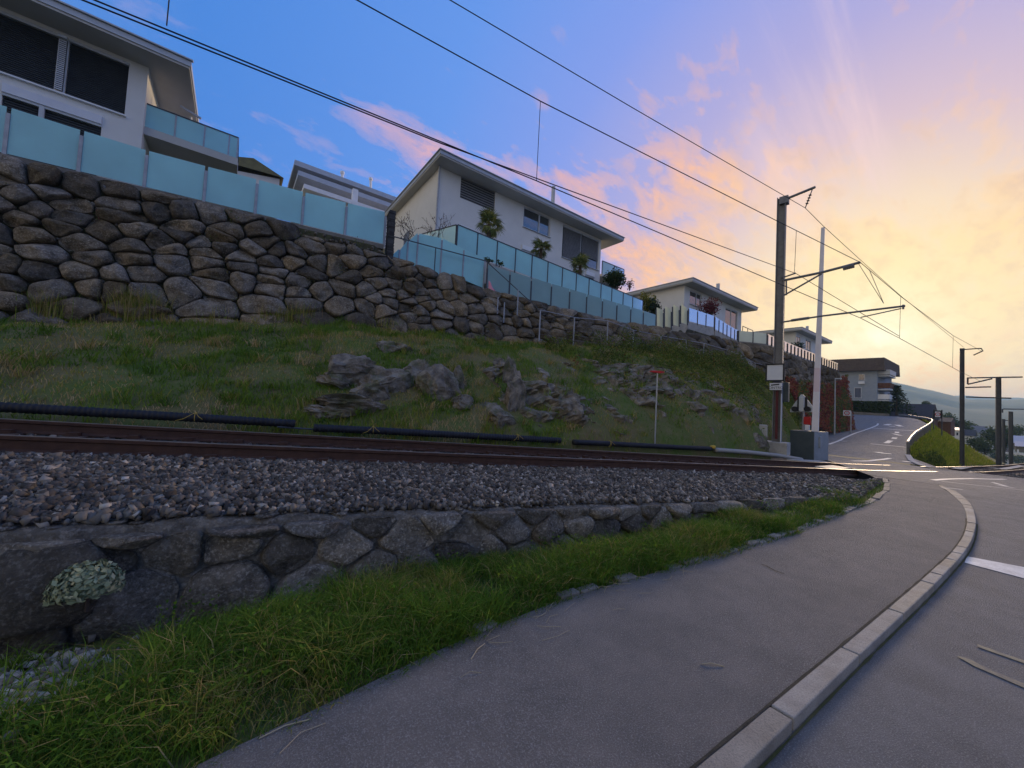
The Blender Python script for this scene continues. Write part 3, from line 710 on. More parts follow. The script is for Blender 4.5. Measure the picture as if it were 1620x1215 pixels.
scatter_ballast(-3.2, 4.5, 26000, 0, .58, (.018, .036)); scatter_ballast(4.5, 9, 14000, 0, .6, (.02, .038)); scatter_ballast(9, 13.4, 9000, 0, .62, (.022, .04))
scatter_ballast(-3.5, 13.3, 13000, .55, 1.0, (.024, .042)); scatter_ballast(-12, -3, 3000, 0, 1)
for _ in range(2500):
    u = random.uniform(24.5, 55); s = random.uniform(-2.6, 2.4); pos.append((u, tc(u) + s, rz(u) - .18 - max(0, abs(s) - 1.6) * .4)); size.append(random.uniform(.04, .07))
tint = np.clip(rng.beta(1.2, 2.6, len(pos)) + rng.normal(0, .03, len(pos)), 0, 1)
stones('ballast', pos, size, 'loose grey and brown railway ballast stones', 'ballast_stone', tint)

# ------------------------------------------------------------------ cobbled-together stone faces: clipped cells -> pillow stones
def clip_poly(poly, nx, ny, d):
    out = []
    for i in range(len(poly)):
        a = poly[i]; b_ = poly[(i + 1) % len(poly)]
        da = a[0] * nx + a[1] * ny - d; db = b_[0] * nx + b_[1] * ny - d
        if da <= 0: out.append(a)
        if da * db < 0:
            t = da / (da - db); out.append((a[0] + (b_[0] - a[0]) * t, a[1] + (b_[1] - a[1]) * t))
    return out
def cells(seeds, bounds, az=1.0):
    S = np.array(seeds); res = []; S = S * np.array([1, az])
    for i, p in enumerate(S):
        lo, hi, zl, zh = bounds(p[0]); zl *= az; zh *= az
        poly = [(p[0] - 3, zl), (p[0] + 3, zl), (p[0] + 3, zh), (p[0] - 3, zh)]
        poly = [(x, (bounds(x)[2] if y == zl else bounds(x)[3]) * az) for x, y in poly]
        dd = ((S - p) ** 2).sum(1); order = np.argsort(dd)[1:22]
        for j in order:
            q = S[j]; m_ = (p + q) / 2; nrm = q - p
            poly = clip_poly(poly, nrm[0], nrm[1], float(nrm @ m_))
            if len(poly) < 3: break
        if len(poly) >= 3: res.append([(x, y / az) for x, y in poly])
        else: res.append(None)
    return res
def stone_mesh(poly, gap, bulge, back, seed, nb=18, rough=.05, chaik=2):
    P = np.array(poly); c = P.mean(0)
    dv = P - c; ln = np.linalg.norm(dv, axis=1, keepdims=True); P = c + dv * np.maximum(.3, (ln - gap) / ln)
    pts = [tuple(p) for p in P]
    for _ in range(chaik):
        q = []
        for i in range(len(pts)):
            a = np.array(pts[i]); b_ = np.array(pts[(i + 1) % len(pts)]); q += [a * .84 + b_ * .16, a * .16 + b_ * .84]
        pts = [tuple(x) for x in q]
    P = np.array(pts); seg = np.linalg.norm(np.roll(P, -1, 0) - P, axis=1); cum = np.concatenate([[0], np.cumsum(seg)])
    Pc = np.vstack([P, P[:1]]); tt = np.linspace(0, cum[-1], nb, endpoint=False)
    B = np.stack([np.interp(tt, cum, Pc[:, k]) for k in (0, 1)], 1)
    r0 = np.linalg.norm(B - c, axis=1).mean()
    tiltx, tilty = random.uniform(-.3, .3), random.uniform(-.18, .3)
    ex_ = np.ptp(B, axis=0)
    fac = []
    for _ in range(5):
        a = random.uniform(0, 2 * math.pi); fac.append((math.cos(a), math.sin(a), random.uniform(.25, .9), random.uniform(.55, .95)))
    ringsd = [(1.0, -back), (1.0, .0), (.975, .38), (.90, .72), (.76, .92), (.55, 1.0), (.28, 1.05)]
    def lift(x, y, dp):
        dx, dy = (x - c[0]) / ex_[0] * 2, (y - c[1]) / ex_[1] * 2
        h = dp * bulge + (dx * tiltx + dy * tilty) * bulge * min(1, dp * 1.4)
        for (ca, sa, sl_, off) in fac: h = min(h, bulge * (off + .5 - sl_ * (dx * ca + dy * sa + .35)) if dp > .3 else h)
        h = max(h, -.02)
        p1 = noise.fractal(Vector((x * 1.7 + seed, y * 1.7, seed * .37)), .8, 2.2, 5) * rough * 1.9
        return h + p1 * min(1, dp * 1.5)
    vs = []; fs = []
    for (s, dp) in ringsd:
        for b_ in B:
            x, y = c + (b_ - c) * s
            vs.append((x, y, dp if dp < 0 else lift(x, y, dp)))
    vs.append((c[0], c[1], lift(c[0], c[1], 1.05)))
    for k in range(len(ringsd) - 1):
        for j in range(nb):
            a = k * nb + j; b_ = k * nb + (j + 1) % nb; fs.append((a, b_, b_ + nb, a + nb))
    top = (len(ringsd) - 1) * nb
    for j in range(nb): fs.append((top + j, top + (j + 1) % nb, len(vs) - 1))
    return vs, fs, c

# ------------------------------------------------------------------ the big boulder wall
bw = thing('boulder_wall', 'tall dry wall of huge grey boulders carrying the glass fences', 'boulder wall', (5, wtop(5), float(wfoot(5))))
def wface(u, z):
    zb, zt = float(wfoot(u)) - .3, wtopz(u)
    k = (zt - z) / max(.5, zt - zb)
    return wtop(u) - .12 - batter(u) * k
rows = [[(u, wface(u, z) + .07, z) for z in np.linspace(float(wfoot(u)) - .4, wtopz(u) - .02, 8)] for u in np.arange(-40, 52.6, .5)]
vs, fs = quad_sheet(rows)
link('wall_core', np_mesh('wall_core', vs, fs), bw, 'boulder_gap')
seeds = []
def course(u0, u1, h, wmin, wmax, jit):
    k = 0; zacc = 0.0
    while k < 16:
        hk = h * (1.45 if k == 0 else 1.2 if k == 1 else 1.0) * random.uniform(.9, 1.12)
        u = u0 + random.uniform(-.5, .3); any_ = False
        while u < u1:
            w = random.uniform(wmin, wmax) * (1.35 if k < 2 else 1.0)
            if random.random() < .12: w *= 1.5
            z = float(wfoot(u)) - .25 + zacc + hk * .5 + .30 * math.sin(u * .55 + k * .7) * h
            if z < wtopz(u) - .08:
                seeds.append((u + w / 2 + random.uniform(-jit, jit), z + random.uniform(-jit, jit) * .7)); any_ = True
            u += w
        k += 1; zacc += hk
        if not any_: break
course(-9, -6, .46, .7, 1.3, .15); course(-6, 5.5, .385, .45, 1.02, .13); course(5.5, 13, .36, .42, .92, .12); course(13, 27, .5, .8, 1.5, .15); course(27, 52, .56, .85, 1.6, .14)
seeds = [q_ for q_ in seeds if random.random() > .04]
bounds = lambda u: (u - 3, u + 3, float(wfoot(u)) - .35, wtopz(u) + .03)
polys = cells(seeds, bounds, 1.3)
bo = []
for sd_, poly in zip(seeds, polys):
    if poly is None: continue
    P = np.array(poly)
    if np.ptp(P[:, 0]) < .15 or np.ptp(P[:, 1]) < .12 or P[:, 0].max() > 52.3: continue
    bo.append((sd_, poly))
bo.sort(key=lambda t: math.hypot(t[0][0] - 3, 3) if t[0][0] > -7 else 99)
rest = MB()
for i, (sd_, poly) in enumerate(bo):
    P = np.array(poly); ex = min(np.ptp(P[:, 0]), np.ptp(P[:, 1]))
    vs, fs, c = stone_mesh(poly, random.uniform(.006, .028), min(.30, .12 + ex * .26), .2, i * 3.1, 24 if sd_[0] < 15 else 14, .085, 1)
    W3 = [(x, wface(x, y) - dep, y) for x, y, dep in vs]
    if i < 299: link('boulder', np_mesh('boulder', W3, fs, True), bw, 'boulder')
    else: rest.add(W3, fs)
if rest.v:
    o = rest.build('boulder_remainder', 'boulder', bw, True); o['kind'] = 'stuff'

cp, cs_, ct_ = [], [], []
for _ in range(2600):
    u = random.triangular(-7, 27, 3); z = random.uniform(float(wfoot(u)) - .1, wtopz(u) - .1); cp.append((u, wface(u, z) + random.uniform(-.02, .07), z)); cs_.append(random.uniform(.03, .085)); ct_.append(random.uniform(.1, .6))
o = stones('chock_stone', cp, cs_, 'small stones wedged in the joints of the boulder wall', 'ballast_stone', np.array(ct_), parent=bw)
o.location = -Vector(bw.location)
# ------------------------------------------------------------------ low masonry wall along the path
lw = thing('low_stone_wall', 'low mortared rubble stone wall holding the ballast above the verge', 'stone wall', (3, float(lwv(3)), 0))
rows = []
for u in np.arange(-6, 8.4, .05):
    v = float(lwv(u)); z = float(lwz(u)); row = []
    def lump(x, y): return noise.fractal(Vector((x * 3.2, y * 3.2, 6.0)), .8, 2.1, 5)
    for k in range(13):
        zz_ = -.22 + (z + .19) * k / 12; row.append((u, v + .022 + .02 * max(0, zz_) - .045 * lump(u, zz_), zz_))
    n2 = lump(u, 5) * .03
    row += [(u, v + .07, z - .01 + n2), (u, v + .16, z + n2 * .8), (u, v + .24, z - .02), (u, v + .28, z - .3)]
    rows.append(row)
link('mortar_core', np_mesh('mortar_core', *quad_sheet(rows), smooth=True), lw, 'mortar')
seeds = []
for k in range(3):
    u = -5 + random.uniform(-.1, .1)
    while u < 8.0:
        w = random.uniform(.34, .62) if k == 0 else random.uniform(.24, .62); zt = float(lwz(u))
        z = zt - (.07, .25, .50)[k]
        if z > -.2: seeds.append((u + w / 2, z + random.uniform(-.02, .02) * (1 + k * 2)))
        u += w
bounds = lambda u: (u - 3, u + 3, -.22, float(lwz(u)) - .01)
for i, (sd_, poly) in enumerate(zip(seeds, cells(seeds, bounds, 1.35))):
    if poly is None or sd_[0] < -4.7: continue
    P = np.array(poly)
    if np.ptp(P[:, 0]) < .08 or np.ptp(P[:, 1]) < .06: continue
    vs, fs, c = stone_mesh(poly, random.uniform(.006, .016), random.uniform(.03, .10), .06, i * 1.7 + 50, 20, .045, 1)
    link('wall_stone', np_mesh('wall_stone', [(x, float(lwv(x)) + .04 * max(0, y) - dep, y) for x, y, dep in vs], fs, True), lw, 'wall_stone')
# coping pebbles set in the mortar on top
for k in range(120):
    u = random.uniform(-2.4, 8.0); v = float(lwv(u)) + random.uniform(.07, .2); z = float(lwz(u)) + random.uniform(-.02, .0)
    r = random.uniform(.05, .13); V = ico_v * (1 + rng.uniform(-.25, .25, (12, 1))) * np.array([r, r * .7, r * .22]); a = random.uniform(0, 3)
    V = V @ np.array([[math.cos(a), -math.sin(a), 0], [math.sin(a), math.cos(a), 0], [0, 0, 1]]) + np.array([u, v, z])
    o = link('coping_stone', np_mesh('coping_stone', V, ico_f, True), lw, 'wall_stone')
    md = o.modifiers.new('round', 'SUBSURF'); md.levels = 1; md.render_levels = 1
# dressed block near the left end
vs, fs, c = stone_mesh([(-1.05, .02), (-.58, .0), (-.56, .5), (-1.06, .52)], .01, .13, .06, 77, 26, .03, 1)
link('dressed_block', np_mesh('dressed_block', [(x, float(lwv(x)) - dep, y) for x, y, dep in vs], fs, True), lw, 'wall_stone')

# rock outcrops
def rock_mesh(name, c, size, seed, parent, mat='bedrock', sub=4):
    import bmesh
    bm_ = bmesh.new(); bmesh.ops.create_icosphere(bm_, subdivisions=sub, radius=1)
    planes = [(Vector((random.gauss(0, 1), random.gauss(0, 1), random.gauss(0, 1))).normalized(), random.uniform(.38, .8)) for _ in range(12)]
    for vtx in bm_.verts:
        p = vtx.co.copy()
        for n_, d_ in planes:
            e = p.dot(n_) - d_
            if e > 0: p -= n_ * e * .95
        q_ = vtx.co * 1.4 + Vector((seed, 0, 0))
        p += vtx.co.normalized() * (ridged_(q_, 1.3) * .16 + ridged_(q_, 3.1) * .09 + noise.noise(q_ * 7) * .05)
        vtx.co = Vector((p.x * size[0], p.y * size[1], p.z * size[2])) + Vector(c)
    me = bpy.data.meshes.new(name); bm_.to_mesh(me); bm_.free()
    return link(name, me, parent, mat)
def ridged_(p, sc): return .6 - abs(noise.noise(p * sc)) * 2
def bank_hit(px, py):
    """the place on the bank seen at a point of the photograph"""
    r = ray(px, py); best = None
    for t in np.linspace(0.02, 1, 80):
        lo_, hi_ = -8.0, 40.0
        # along the ray find u whose bank point lies on the ray's plan direction
        for u in np.linspace(-6, 36, 220):
            p = bank_pt(u, t, False); d_ = abs(p[1] / p[0] - r[1] / r[0]) if abs(p[0]) > .05 else 9
            if d_ > .06 * (1 + abs(r[1] / r[0])) and abs(p[0] - p[1] * r[0] / r[1]) > .12: continue
            e = abs((p[2] - H) / p[1] - r[2] / r[1]) + abs(p[0] / p[1] - r[0] / r[1])
            if best is None or e < best[0]: best = (e, p)
    return best[1]
oc1 = thing('rock_outcrop', 'pale weathered rocks breaking through the middle of the grassy bank', 'rock outcrop', bank_hit(590, 610))
for (x, y, w, h) in ((555, 600, 75, 38), (530, 606, 50, 20), (600, 612, 70, 48), (585, 625, 45, 26), (672, 602, 42, 40), (690, 622, 50, 42), (655, 598, 38, 24), (722, 605, 24, 30), (620, 555, 40, 20), (540, 640, 80, 22), (520, 652, 60, 16), (735, 640, 30, 14), (790, 583, 26, 20), (805, 605, 26, 46), (815, 640, 40, 50)):
    p = bank_hit(x, y); k = (p[0] * R[0, 2] + p[1] * R[1, 2]) / F
    rock_mesh('rock', (p[0], p[1] - w * k * .04, p[2]), (w * k * .78, w * k * .5, h * k * .95), x * .1, oc1)
oc2 = thing('rock_outcrop', 'lone rounded boulder lying by the black duct pipe', 'boulder', bank_hit(792, 668))
p = bank_hit(790, 668); rock_mesh('rock', p, (.5, .4, .42), 2.2, oc2)
def facet(p, sc, k):
    p = Vector(p) * sc; d_, pts = noise.voronoi(p); c = pts[0]
    h1_ = noise.cell(c * 3.1 + Vector((k, 0, 0))); g = noise.cell_vector(c * 5.3 + Vector((0, k, 0))) - Vector((.5, .5, .5))
    edge = min(1, (d_[1] - d_[0]) * 5)
    return (h1_ - .5) + (p - c).dot(g) * 1.3 - .35 * (1 - edge)
rock_spots = []
rows = []
for u in np.concatenate([np.arange(5.0, 12, .07), np.arange(12, 23.5, .10)]):
    row = []
    for t in np.linspace(-.02, .88, 76):
        p = bank_pt(u, max(0, t), True); top = np.interp(u, [5, 6.2, 7.5, 9, 11, 14, 18, 23.5], [.30, .55, .52, .66, .76, .66, .55, .3]) + .12 * noise.noise(Vector((u * .9, 4, 1)))
        m_ = min(1, max(0, (top - t) / .10)) * min(1, max(0, (u - 5.1) / .8)) * min(1, max(0, (22.5 - u) / 3))
        q_ = (u * .9 + p[2] * .5, p[1] * .7, p[2] * 1.1 - u * .25)
        r_ = .50 * facet(q_, .62, 1) + .34 * facet(q_, 1.5, 2) + .19 * facet(q_, 3.6, 3) + .05 * noise.noise(Vector(q_) * 8)
        patch = noise.noise(Vector((u * .75, t * 3.2, 40.0))); low_ = .35 * max(0, (7.6 - u) / 2.6) + max(0, .13 - t) * 5
        out = (.40 + .66 * r_ - (.42 if patch > .27 else 0) - low_) * m_ - .25 * (1 - m_)
        if m_ > .7 and random.random() < .05: rock_spots.append((u + out * .1, p[1] - out - .01, p[2] + out * .25))
        row.append((u + out * .1, p[1] - out, p[2] + out * .25 - .06 * (1 - m_)))
    rows.append(row)
tag(link('rock_outcrop', np_mesh('rock_outcrop', *quad_sheet(rows)), None, 'bedrock'), 'rough grey bedrock showing through the bank behind the red sign', kind='structure')

# ------------------------------------------------------------------ black duct pipes lying along the track
def pipe_path(px0, px1, n=None):
    """points on the bank side of the track between two picture columns"""
    pts = []
    for x, y in px0: pts.append(on_l(x, y, 8.3, -.19))
    return pts
def duct(name, px, r, label, mat, ribbed, ends_out=0):
    P = [Vector(on_l(x, y, 8.75, -.19)) for x, y in px]
    if ends_out: P = [P[0] + (P[0] - P[1]).normalized() * ends_out] + P
    dense = []
    for a, b_ in zip(P, P[1:]):
        n = max(2, int((b_ - a).length / (.018 if ribbed else .15)))
        dense += [a.lerp(b_, k / n) for k in range(n)]
    dense.append(P[-1])
    rs = [r * (1.0 if (i // 2) % 2 else .90) for i in range(len(dense))] if ribbed else [r] * len(dense)
    root = thing(name, label, 'pipe', P[0], 'black cable ducts lying beside the track' if mat == 'black_plastic' else None)
    MB().tube(dense, rs, 12).build('pipe_body', mat, root, True)
    return root, P
def tie(root, px):
    p = Vector(on_l(px[0], px[1], 8.75, -.19)); b_ = MB()
    t = tdir(p.x); sd = Vector((-t.y, t.x, 0)).normalized()
    ring = [p + sd * math.cos(a) * .088 + Vector((0, 0, math.sin(a) * .088)) for a in np.linspace(0, 2 * math.pi, 14)]
    b_.tube(ring, .005, 5)
    b_.tube([p + Vector((0, 0, .09)), p + Vector((-.05, -.1, .06)), p + Vector((-.16, -.16, -.02)), p + Vector((-.26, -.2, -.05))], .004, 5)
    b_.tube([p + Vector((0, -.05, .08)), p + Vector((.04, -.12, .02)), p + Vector((.1, -.14, -.03))], .004, 5)
    b_.build('rope_tie', 'yellow_rope', root)
r1, _ = duct('duct_pipe', [(0, 644), (120, 650.5), (310, 661), (467, 670.5)], .082, 'ribbed black duct pipe at the far left, running out of the picture', 'black_plastic', True, 4.0)
r1['label'] = 'longest ribbed black duct pipe, running from behind the grass to the gap'
tie(r1, (310, 660))
r2, _ = duct('duct_pipe', [(496, 677), (590, 681), (700, 687), (820, 693.5), (886, 697)], .082, 'ribbed black duct pipe between two gaps, below the pale rocks', 'black_plastic', True)
tie(r2, (590, 680)); tie(r2, (818, 692))
r3, _ = duct('duct_pipe', [(907, 699.5), (965, 702), (1040, 706), (1124, 710)], .075, 'smooth dark duct pipe in front of the rock face', 'black_plastic', False)
tie(r3, (964, 702))
r4, _ = duct('duct_pipe', [(1131, 711.5), (1180, 715), (1230, 720.5), (1268, 727)], .075, 'pale grey duct pipe ending near the mast base', 'grey_pipe', False)
p = Vector(on_l(1128, 707, 8.75, -.19)); MB().box(p, (.22, .16, .1), .3).build('yellow_cap', 'yellow_rope', r4, bevel=.03)
P0 = Vector(on_l(467, 672, 8.75, -.19)); P1 = Vector(on_l(496, 678, 8.75, -.19))
tag(MB().tube([P0 + Vector((-.3, 0, -.04)), P1 + Vector((.3, 0, -.04))], .018, 6).build('cable', 'dark_steel'), 'thin cable bridging the gap between two black ducts', 'cable')

# ------------------------------------------------------------------ glass fences
def sub_of(name, parent, loc):
    o = bpy.data.objects.new(name, None); col.objects.link(o); o.parent = parent; o.empty_display_size = .2
    o.location = Vector(tuple(float(c) for c in loc)) - depth_off(parent); return o
def glass_fence(root, posts, glass='frosted_glass', post_mat='galvanised', pw=.07, drop=.0, th=.02, rail=None, extra_mat=None):
    """posts: list of (foot, head) points; a pane between each pair"""
    for i, (f, h) in enumerate(posts):
        f = Vector(f); h = Vector(h); h2 = f.lerp(h, 1 - drop)
        MB().beam(f - Vector((0, 0, .08)), h2, pw, pw).build('post', post_mat, root)
    for (f0, h0), (f1, h1) in zip(posts, posts[1:]):
        f0, h0, f1, h1 = map(Vector, (f0, h0, f1, h1)); d_ = (f1 - f0).normalized(); n_ = Vector((-d_.y, d_.x, 0)).normalized()
        g = d_ * (pw * .5 + .004); o_ = n_ * th / 2; lift = Vector((0, 0, .03))
        MB().hexa([f0 + g + o_ + lift, f1 - g + o_ + lift, f1 - g - o_ + lift, f0 + g - o_ + lift, h0 + g + o_, h1 - g + o_, h1 - g - o_, h0 + g - o_]).build('glass_panel', glass, root)
    if rail:
        for (f0, h0), (f1, h1) in zip(posts, posts[1:]):
            MB().beam(Vector(h0) + Vector((0, 0, .02)), Vector(h1) + Vector((0, 0, .02)), rail, rail).build('handrail', 'dark_steel', root)
fp = [(7, 168, 243), (124, 205, 270), (228, 237, 296), (322, 262, 320), (403, 283, 342), (477, 303, 361), (545, 320, 375), (607, 335, 388)]
posts = [(on_w(x + .0, yb), on_w(x, yb)) for x, yt, yb in fp]
zt1 = on_w(7, 168)[2]; zb1 = on_w(7, 243)[2]
posts = []
for x, yt, yb in fp:
    f = on_w(x, yb); f[2] = zb1 - .02; h = f.copy(); h[2] = on_w(x, yt)[2]; posts.append((f, h))
for k in range(1, 5):
    f = posts[0][0] + np.array([-1.37, .178, 0]); h = f.copy(); h[2] = zt1; posts.insert(0, (f, h))
gf1 = thing('glass_fence', 'turquoise frosted glass fence on top of the boulder wall below the left house', 'glass fence', posts[0][0])
glass_fence(gf1, posts, 'frosted_glass', 'galvanised', .075, .13)
a, b_ = Vector(posts[0][0]), Vector(posts[-1][0])
MB().beam(a + Vector((0, .05, -.10)), b_ + Vector((0, .05, -.10)), .22, .18).build('base_beam', 'dark_concrete', gf1)
# stack of dark slates as a pillar between the two fences
sp = thing('slate_pillar', 'narrow dark stacked stone pillar between two glass fences', 'stone pillar', on_w(616, 412))
c = on_w(615.5, 412); zt = on_w(616, 337)[2]; z = c[2] - .3
while z < zt:
    h = random.uniform(.035, .06)
    MB().box((c[0] + random.uniform(-.012, .012), c[1] + .05, z + h / 2), (.24 + random.uniform(-.02, .02), .5, h - .006), -.13).build('slate', 'slate_stack', sp); z += h
# stepped fence right of the pillar
pp = [(623, 400, 416), (634, 393, 419), (646.5, 380, 421), (662, 369, 424.5), (700, 377, 434), (735.6, 393, 441), (769, 408, 455)]
posts = []
for x, yt, yb in pp:
    f = on_w(x, yb); f[1] += .25; h = f.copy(); k = f[0] / ray(x, yt)[0]; h[2] = ray(x, yt)[2] * k + H; posts.append((f, h))
gf2 = thing('glass_fence', 'short stepped run of turquoise glass panels right of the slate pillar', 'glass fence', posts[0][0])
glass_fence(gf2, posts, 'frosted_glass', 'galvanised', .06, .05)
# thin steel railing in front with the stair handrail
rl = thing('stair_railing', 'thin dark steel railing that drops as a stair handrail over the boulders', 'railing', on_w(618, 415))
A_, B_, C_ = (Vector(on_w(618, 373)), Vector(on_w(769, 413)), Vector(on_l(853, 490, 14.1, -.13)))
MB().beam(A_, B_, .035).beam(B_, C_, .035).build('handrail', 'dark_steel', rl)
for x, yt, yb in ((618, 373, 415), (687, 391, 431), (769, 413, 458)):
    MB().beam(on_w(x, yb), Vector((*on_w(x, yb)[:2], on_w(x, yt)[2])), .035).build('post', 'dark_steel', rl)
for x, yt, yb in ((818, 458, 497), (787, 470, 486), (797, 478, 500)):
    f = Vector(on_l(x, yb, 14.5, -.13)); MB().beam(f - Vector((0, 0, .3)), Vector((f.x, f.y, on_l(x, yt, 14.5, -.13)[2])), .04).build('post', 'galvanised', rl)
# long lower fence below the middle house
bx = lambda x: np.interp(x, [769, 900, 1037], [461, 491, 523]); txx = lambda x: np.interp(x, [769, 1019, 1037], [418.5, 492, 498])
posts = []
for x in (769, 805, 839, 871, 900, 927, 952, 975, 997, 1017, 1037):
    f = on_w(x, bx(x)); h = f.copy(); h[2] = on_w(x, txx(x))[2]; posts.append((f, h))
gf3 = thing('glass_fence', 'long lower row of clear glass panels on the boulder wall under the middle house', 'glass fence', posts[0][0])
glass_fence(gf3, posts, 'clear_glass', 'dark_steel', .06, .14)
a, b_ = Vector(posts[0][0]), Vector(posts[-1][0]); MB().beam(a + Vector((0, .06, -.12)), b_ + Vector((0, .06, -.12)), .2, .16).build('base_beam', 'dark_concrete', gf3)
# upper terrace fence of the middle house
ux = [724, 756, 787, 816, 842, 867, 890, 912, 932, 951, 968, 986, 1001, 1017]
posts = []
for x in ux:
    yt = np.interp(x, [724, 1017], [356, 476]); p = on_l(x, yt, 17.4, -.10); h = p.copy(); f = p.copy(); f[2] = h[2] - 1.25; posts.append((f, h))
gf4 = thing('glass_fence', 'upper row of turquoise glass panels with dark handrail along the palm terrace', 'glass fence', posts[0][0])
glass_fence(gf4, posts, 'frosted_glass', 'dark_steel', .055, .0, rail=.05)
MB().hexa([tuple(posts[0][0] + np.array([0, 0, -1.2])), tuple(posts[-1][0] + np.array([0, 0, -1.2])), tuple(posts[-1][0] + np.array([0, 3, -1.2])), tuple(posts[0][0] + np.array([0, 3, -1.2])), tuple(posts[0][0] + np.array([0, 0, -.02])), tuple(posts[-1][0] + np.array([0, 0, -.02])), tuple(posts[-1][0] + np.array([0, 3, -.02])), tuple(posts[0][0] + np.array([0, 3, -.02]))]).build('terrace_base', 'concrete', gf4)
# return of that terrace fence towards the house on the left
f0, h0 = posts[0]; posts2 = [(f0 + np.array([-.9, 2.3, 0]), h0 + np.array([-.9, 2.3, 0])), (f0 + np.array([-.45, 1.15, 0]), h0 + np.array([-.45, 1.15, 0])), (f0 + np.array([-.03, .06, 0]), h0 + np.array([-.03, .06, 0]))]
gf5 = thing('glass_fence', 'short glass return at the left end of the palm terrace', 'glass fence', posts2[0][0])
glass_fence(gf5, posts2, 'frosted_glass', 'dark_steel', .05, .0, rail=.05)
# four stepped pale panels
gf6 = thing('glass_fence', 'four pale stepped glass panels climbing at the bend of the wall', 'glass fence', on_w(1040, 522))
for (x0, x1, t0, t1, b0, b1) in ((1038, 1049.5, 486, 491, 522, 525), (1051, 1062, 484, 489.5, 519, 522), (1064, 1074.5, 481.5, 487, 514, 517.5), (1076.5, 1087.5, 480, 488, 510.5, 515)):
    f0 = on_w(x0, b0); h0 = on_w(x0, t0); c_ = 15.3 - .26; f1 = on_l(x1, b1, c_, -.13); h1 = on_l(x1, t1, c_, -.13)
    glass_fence(gf6, [(f0, h0), (f1, h1)], 'pale_glass', 'dark_steel', .06, .12)
    MB().beam(Vector(f0) + Vector((0, .05, -.25)), Vector(f1) + Vector((0, .05, -.25)), .16, .5).build('base_block', 'concrete', gf6)
def fence_px(label, rows_, glass, post_mat='dark_steel', pw=.06, drop=.1, f_on=on_w, **kw):
    posts = []
    for x, yt, yb in rows_:
        f = f_on(x, yb); h = f.copy(); k = f[0] / ray(x, yt)[0]; h[2] = ray(x, yt)[2] * k + H; posts.append((f, h))
    g = thing('glass_fence', label, 'glass fence', posts[0][0]); glass_fence(g, posts, glass, post_mat, pw, drop, **kw); return g, posts
g7, p7 = fence_px('three bluish glass panels on bare concrete below the third house', [(1089, 487, 508.5), (1103, 491.5, 512.5), (1116.5, 496, 516), (1129.5, 500, 519)], 'frosted_glass')
g8, p8 = fence_px('six narrow glass panels stepping down from the third house', [(1130.5, 500.5, 521), (1137, 505, 524.5), (1143.6, 509, 528), (1149.7, 513, 531), (1155.8, 516.5, 534.5), (1161.8, 520, 537.5), (1168, 523.5, 540.5)], 'sunset_tint_glass')
for g, p_ in ((g7, p7), (g8, p8)):
    a, b_ = Vector(p_[0][0]), Vector(p_[-1][0]); MB().beam(a + Vector((0, .08, -.55)), b_ + Vector((0, .08, -.45)), .18, 1.0).build('concrete_base', 'concrete', g)
zt6 = p8[-1][1][2]; zb6 = p8[-1][0][2]
mk = lambda u, v: (np.array([u, v, zb6]), np.array([u, v, zt6]))
g9 = thing('glass_fence', 'two wide pale glass panels at the wall corner left of the big mast', 'glass fence', mk(28.4, 11.58)[0])
glass_fence(g9, [mk(28.4, 11.56), mk(29.5, 11.05), mk(30.6, 10.56)], 'pale_glass', 'dark_steel', .07, .0)
MB().beam((28.4, 11.6, zb6 - .25), (30.6, 10.6, zb6 - .25), .18, .5).build('concrete_base', 'dark_concrete', g9)
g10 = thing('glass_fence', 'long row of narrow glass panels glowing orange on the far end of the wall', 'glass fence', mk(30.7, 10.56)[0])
glass_fence(g10, [mk(u, float(np.interp(u, [30.7, 34.5, 52], [10.56, 10.72, 11.18]))) for u in np.linspace(30.7, 52, 24)], 'sunset_tint_glass', 'dark_steel', .11, .12)
# chain-link style fence on top of the bank
cf = thing('wire_fence', 'light steel post and wire fence along the top of the bank', 'wire fence', on_l(853, 528, 14.1, -.13))
cpx = [(853, 490, 530), (907, 502, 540), (960, 507, 547), (1001, 522, 553), (1045, 531, 556), (1085, 538, 562), (1113, 543, 565), (1148, 553, 580), (1172, 562, 584), (1194, 574, 596), (1214, 579, 602)]
tops = []; feet = []
for i, (x, yt, yb) in enumerate(cpx):
    f = Vector(on_l(x, yb, 14.1, -.13)); h = Vector((f.x, f.y, on_l(x, yt, 14.1, -.13)[2])); tops.append(h); feet.append(f)
    MB().beam(f - Vector((0, 0, .3)), h, .045).build('post', 'galvanised' if x != 1148 else 'dark_steel', cf)
for a, b_ in zip(tops, tops[1:]): MB().tube([a, b_], .017, 6).build('top_rail', 'galvanised', cf)
wm = MB()
for (a, b_), (c_, d_) in zip(zip(tops, feet), zip(tops[1:], feet[1:])):
    for k in np.linspace(.15, .95, 5): wm.tube([a.lerp(b_, k), c_.lerp(d_, k)], .004, 3, False)
wm.build('wire_mesh', 'galvanised', cf)
# pink cloth behind the first clear pane
pk = []
for i in range(9):
    row = []
    for j in range(9):
        s, t = i / 8, j / 8; p = on_w(772 + 22 * s * (1 - .55 * t) , 468 - 24 * t * (1 - .75 * s)); row.append((p[0], p[1] - .07 + .03 * math.sin(s * 9 + t * 3), p[2]))
    pk.append(row)
o = link('cloth', np_mesh('cloth', *quad_sheet(pk), smooth=True), None, 'pink_cloth'); md = o.modifiers.new('thick', 'SOLIDIFY'); md.thickness = .01
tag(o, 'crumpled pink cloth hanging on the glass panel by the stair rail', 'cloth')

